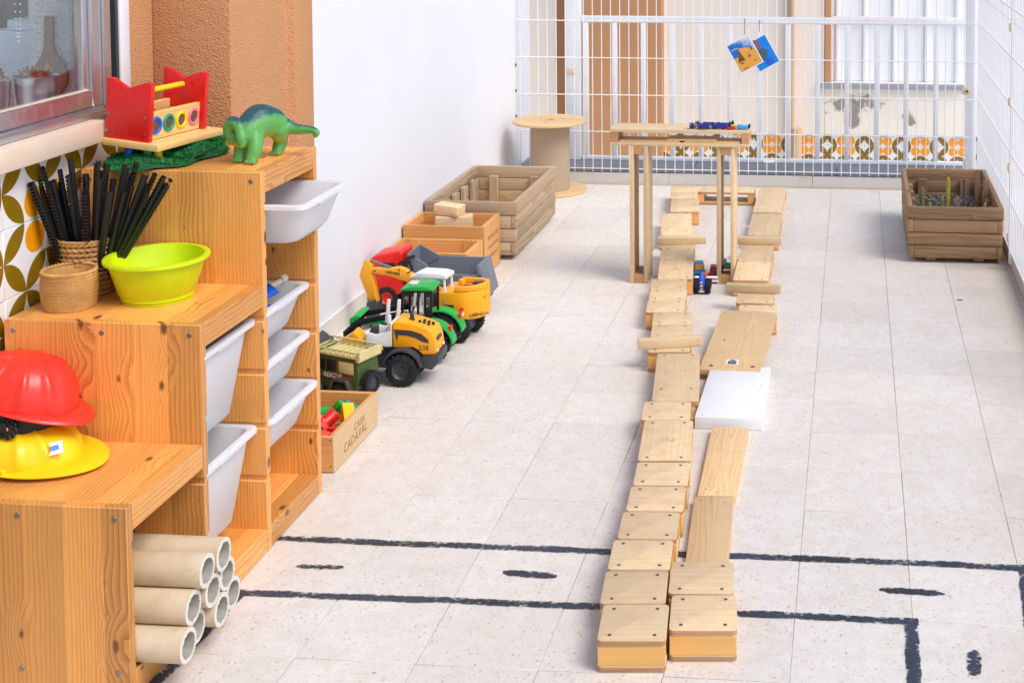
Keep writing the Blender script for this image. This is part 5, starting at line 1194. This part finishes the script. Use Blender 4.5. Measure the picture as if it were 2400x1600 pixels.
# table made of three long hollow blocks
TBL = 'long hollow blocks forming the toy table'
def standing(label, x, y):
    t = thing('hollow_block', label, 'wooden block', (x, y, 0), 0, TBL); L, W = .556, .14
    for s_ in (-1, 1): MB().box(s_*.036-(TB+.002 if s_ > 0 else 0), s_*.036+(TB+.002 if s_ < 0 else 0), 0, W, 0, L).build('board', M['block_z'], t, .002, 2)
    for z in (.0005, L-.034): MB().box(-.0195, .0195, .002, W-.002, z, z+.0335).build('end_wall', M['block_end'], t, .001, 1)
standing('left upright hollow block carrying the toy table top', .272, -.822)
standing('right upright hollow block carrying the toy table top', .622, -.806)
tt = thing('hollow_block', 'long hollow block lying as the top of the toy table', 'wooden block', (.436, -.745, .5565), 0.6, TBL)
MB().box(-.281, .281, -.07, .07, 0, TB).build('board', M['block_x'], tt, .002, 2)
MB().box(-.281, .281, -.07, .07, .055, .055+TB).build('board', M['block_x'], tt, .002, 2)
for s_ in (-1, 1): MB().box(s_*.279-(.030 if s_ > 0 else 0), s_*.279+(.030 if s_ < 0 else 0), -.068, .068, TB+.0003, .0547).build('end_wall', M['block_end'], tt, .001, 1)
for i, (x0, x1, z, lab) in enumerate(((-.246, .0, .0145, 'left thin wooden slat lying inside the table top block'), (-.05, .15, .0215, 'middle thin wooden slat lying on the others inside the table top block'), (.02, .245, .0145, 'right thin wooden slat lying inside the table top block'))):
    o = tag(MB().box(x0, x1, -.06, .03, 0, .0065).build('thin_slat', M['plank_x'], None, .001, 1), lab, 'slat', 'slats inside the table top'); o.location = (.436, -.745, .5565+z)
# ================================================================== TOY FIGURES AND CARS
TZ = .5565+.055+TB
def figure(label, head, ang, L, shirt, trousers, shoes, hair, cap=None, z=TZ):
    """lies on its back along +x from the head; local x = towards the feet"""
    t = thing('toy_figure', label, 'toy figure', (head[0], head[1], z)); t.rotation_euler = (0, 0, RAD(ang)); k = L/.19; zc = .014*k
    V_ = [(.050*k, 0, zc), (.075*k, 0, zc), (.100*k, 0, zc), (.036*k, 0, zc), (.042*k, .018*k, zc), (.066*k, .023*k, zc*.9), (.088*k, .021*k, zc*.9), (.042*k, -.018*k, zc), (.066*k, -.023*k, zc*.9), (.088*k, -.021*k, zc*.9)]
    skin('torso', V_, [(0, 1), (1, 2), (0, 3), (3, 4), (4, 5), (5, 6), (3, 7), (7, 8), (8, 9)], [.014*k, .0125*k, .013*k, .008*k, .0075*k, .006*k, .005*k, .0075*k, .006*k, .005*k], shirt, t, 0, 2)
    skin('trousers', [(.098*k, 0, zc), (.108*k, .009*k, zc), (.140*k, .010*k, zc), (.176*k, .010*k, zc), (.108*k, -.009*k, zc), (.140*k, -.010*k, zc), (.176*k, -.010*k, zc)], [(0, 1), (1, 2), (2, 3), (0, 4), (4, 5), (5, 6)], [.013*k, .0095*k, .0085*k, .008*k, .0095*k, .0085*k, .008*k], trousers, t, 0, 2)
    for s_ in (-1, 1):
        MB().lathe([(0, -.006*k), (.0065*k, -.004*k), (.0065*k, .010*k), (.004*k, .018*k), (0, .020*k)], (.180*k, s_*.010*k, zc), 12).build('shoe', shoes, t, smooth=True)
        MB().lathe([(0, -.005*k), (.005*k, 0), (0, .005*k)], (.093*k, s_*.021*k, zc), 10).build('hand', M['skin'], t, smooth=True)
    hd = MB().lathe([(0, -.014*k), (.008*k, -.011*k), (.0115*k, -.002*k), (.0105*k, .007*k), (.006*k, .012*k), (0, .013*k)], (0, 0, 0), 18).build('head', M['skin'] if hair else M['brownp'], t, smooth=True); hd.matrix_local = Matrix.Translation((.016*k, 0, zc)) @ Matrix.Rotation(-math.pi/2, 4, 'Y')
    MB().cyl((.026*k, 0, zc), (.036*k, 0, zc), .0055*k, n=10).build('neck', M['skin'], t, smooth=True)
    MB().lathe([(.0118*k, .0), (.0112*k, .008*k), (.007*k, .0128*k), (0, .0142*k)], (0, -.0006, 0), 18).build('hair', hair or M['black'], hd, smooth=True)
    MB().lathe([(0, -.002*k), (.0018*k, 0), (0, .002*k)], (.0115*k, 0, -.002*k), 8).build('nose', M['skin'], hd, smooth=True)
    if cap:
        MB().lathe([(.0122*k, .004*k), (.0125*k, .010*k), (.016*k, .018*k), (.0, .019*k)], n=20).build('cap', cap, hd, smooth=True)
        MB().box(.006*k, .020*k, -.009*k, .009*k, .004*k, .006*k).build('cap_peak', M['black'], hd, .001, 1)
    return t
figure('toy police figure in dark blue uniform lying on the table, the nearer one', (.478, -.795), 1, .168, M['navy'], M['navy'], M['black'], None, M['navy'])
figure('toy police figure in dark blue uniform lying on the table, the farther one', (.495, -.748), 0, .158, M['navy'], M['navy'], M['black'], None, M['navy'])
figure('small toy figure in red top and blue shorts lying on the table', (.606, -.797), 2, .115, M['red'], M['cyan'], M['black'], M['black'])
figure('small toy figure in lime green top lying behind the red one', (.612, -.760), -3, .108, M['lime'], M['cyan'], M['black'], M['brownp'])
# monster truck plane toy
mt = thing('toy_stunt_truck', 'small blue toy truck with huge black tyres and white wings', 'toy vehicle', (.540, -.925, 0), 3)
for x in (-.022, .024):
    for y in (-.012, .062):
        w_ = wheel(mt, x, y, .027, .027, .022, rim='blue', lugs=16); w_.matrix_local = Matrix.Translation((x, y, .027)) @ Matrix.Rotation(math.pi/2, 4, 'Y')
MB().prism([(-.012, .014), (.012, .014), (.013, .045), (.008, .062), (-.006, .062), (-.013, .045)], 'y', -.030, .07).build('body', M['blue'], mt, .004, 3)
for z in (.020, .034, .048): MB().cyl((0, -.0305, z), (0, -.0325, z), .0045, n=12).build('front_light', M['yellow'], mt)
MB().box(-.012, .012, -.034, -.028, .009, .014).build('bumper', M['whitep'], mt, .002, 1)
for x0, x1 in ((-.030, -.012), (.014, .062)): MB().box(x0, x1, .0, .022, .056, .0595).build('wing', M['whitep'], mt, .001, 1)
MB().prism([(.008, .058), (.022, .060), (.016, .078), (.010, .076)], 'y', .01, .03).build('fin', M['orangered'], mt, .001, 1)
def car(label, x, y, rz, L, W, H, body, roof, extra=None, grille=None):
    t = thing('toy_car', label, 'toy car', (x, y, 0), rz, 'small toy cars by the table leg'); l, w_ = L/2, W/2
    MB().prism([(-l, .006), (l, .006), (l, H*.45), (l*.6, H*.5), (-l*.5, H*.52), (-l, H*.46)], 'x', -w_, w_).build('body', body, t, .003, 2)
    MB().hexa([(-w_*.92, -l*.5, H*.5), (w_*.92, -l*.5, H*.5), (w_*.92, l*.75, H*.5), (-w_*.92, l*.75, H*.5)], [(-w_*.75, -l*.25, H), (w_*.75, -l*.25, H), (w_*.75, l*.6, H), (-w_*.75, l*.6, H)]).build('cabin', roof, t, .003, 2)
    MB().hexa([(-w_*.8, -l*.505, H*.56), (w_*.8, -l*.505, H*.56), (w_*.8, -l*.47, H*.56), (-w_*.8, -l*.47, H*.56)], [(-w_*.66, -l*.325, H*.9), (w_*.66, -l*.325, H*.9), (w_*.66, -l*.28, H*.9), (-w_*.66, -l*.28, H*.9)]).build('windscreen', extra or M['black'], t)
    MB().box(-w_*.9, w_*.9, -l-.003, -l+.002, .008, .016).build('bumper', grille or M['whitep'], t, .001, 1)
    for sx in (-1, 1):
        for fy in (-.6, .6): o = MB().cyl((sx*w_-.004, fy*l, .009), (sx*w_+.004, fy*l, .009), .009, n=16).build('wheel', M['tyre'], t, .001, 1)
    return t
car('red toy car with a sky blue van body behind it', .520, -.80, 10, .085, .042, .030, M['darkred'], M['darkred'])
car('sky blue toy van with an orange windscreen beside the left block row', .503, -.70, 8, .09, .046, .060, M['cyan'], M['cyan'], M['orange'])
car('red toy fire truck with a pale roof next to the table leg', .572, -.745, 6, .12, .044, .055, M['red'], M['darkred'], M['darkred'])
car('beige and blue toy truck behind the red fire truck', .592, -.60, 5, .09, .042, .058, M['sillstone'], M['sillstone'], M['blue'])
car('green toy car with an orange front inside the right table leg', .6225, -.725, 0, .06, .032, .032, M['orangered'], M['green'], M['green']).location = (.6225, -.735, .0345)
# ================================================================== CARDS ON THE FENCE, LEAF
def card_mat(kind):
    m, nt, b = new_mat('printed_card_'+kind); g = G(nt); co = g.objco(False); sp = g.n('ShaderNodeSeparateXYZ'); g.link(co, sp.inputs[0]); x, z = sp.outputs[0], sp.outputs[2]
    n = g.noise(co, 28, 4)
    if kind == 'pyramid':
        c = g.mix(g.mapr(g.math('ADD', g.math('ADD', z, x), g.math('MULTIPLY', n, .12)), .11, .17), S(24, 116, 200), S(206, 222, 240))
        c = g.mix(g.math('LESS_THAN', z, .0), c, g.mix(n, S(236, 176, 84), S(222, 158, 66)))
    else: c = g.mix(n, S(10, 128, 226), S(24, 142, 236))
    g.link(c, b.inputs['Base Color']); b.inputs['Roughness'].default_value = .2; return m
def card(name, label, ctr, rot, w_, h_, mat, y):
    t = thing(name, label, 'card', (ctr[0], y, ctr[1])); t.rotation_euler = (0, RAD(rot), 0)
    MB().box(-w_/2, w_/2, -.0006, .0006, -h_/2, h_/2).build('laminate', M['whitep'], t)
    MB().box(-w_/2+.006, w_/2-.006, -.0011, -.00065, -h_/2+.006, h_/2-.006).build('print', mat, t)
    MB().tube([(w_/2-.014+.010*math.cos(a), .0, h_/2+.004+.010*math.sin(a)) for a in [2*math.pi*i/20 for i in range(20)]], .0008, 6, True).build('ring', M['galv'], t, smooth=True)
    return t
cardA = card('picture_card', 'laminated picture card with a yellow desert pyramid hanging on the mesh', (.546, .7135), -29, .139, .172, card_mat('pyramid'), 1.052)
flat = lambda poly, mat, par, y=-.0015: MB().prism(poly, 'y', y, y+.0004).build('print', mat, par)
flat([(-.052, -.028), (-.020, .042), (-.012, -.03)], plastic('print_brown', S(120, 78, 44), .4), cardA)
flat([(-.012, -.03), (-.020, .042), (.020, .030), (.058, .005), (.060, -.02)], plastic('print_sand', S(226, 168, 84), .4), cardA)
for x, z in ((.018, -.018), (.046, .012)): flat([(x-.008, z-.010), (x+.002, z+.012), (x+.008, z-.006)], M['brownp'], cardA, -.0020)
for x, z in ((-.030, -.040), (-.04, -.035), (-.038, -.07), (-.022, -.07), (.035, -.055)): flat([(x-.005, z-.003), (x+.005, z-.003), (x+.004, z+.003), (x-.004, z+.003)], M['dark'], cardA, -.0021)
for x in (-.05, -.038, -.026): flat([(x-.004, .046), (x+.004, .046), (x+.004, .050), (x-.004, .050)], M['whitep'], cardA, -.0021)
cardB = card('picture_card', 'laminated blue picture card hanging behind the pyramid card', (.640, .7185), -29.5, .130, .172, card_mat('blue'), 1.058)
hx = lambda cx, cz, r: [(cx+r*math.cos(RAD(60*k+10)), cz+r*math.sin(RAD(60*k+10))) for k in range(6)]
flat(hx(-.018, .052, .034), plastic('print_mauve', S(150, 92, 112), .4), cardB); flat(hx(.0, -.004, .032), plastic('print_slate', S(70, 98, 112), .4), cardB); flat(hx(.012, -.055, .024), M['blue'], cardB)
for x, z0, z1, lab in ((.545, .820, .902, 'thin steel hook holding the pyramid card on the mesh'), (.624, .832, .896, 'thin steel hook holding the blue card on the mesh')):
    tag(MB().tube([(x, 1.060, z0), (x, 1.059, z1-.01), (x, 1.064, z1), (x, 1.072, z1-.004), (x, 1.075, z1-.012)], .0018, 6).build('wire_hook', M['steel_dark'], None, smooth=True), lab, 'hook', 'hooks on the mesh')
tag(MB().prism([(-.014, .0), (-.004, .006), (.010, .004), (.014, -.002), (.002, -.006)], 'z', .0008, .0016).build('dry_leaf', M['brownp']), 'small dark dry leaf lying on the floor near the right kerb', 'leaf').location = (1.545, -.94, .0)
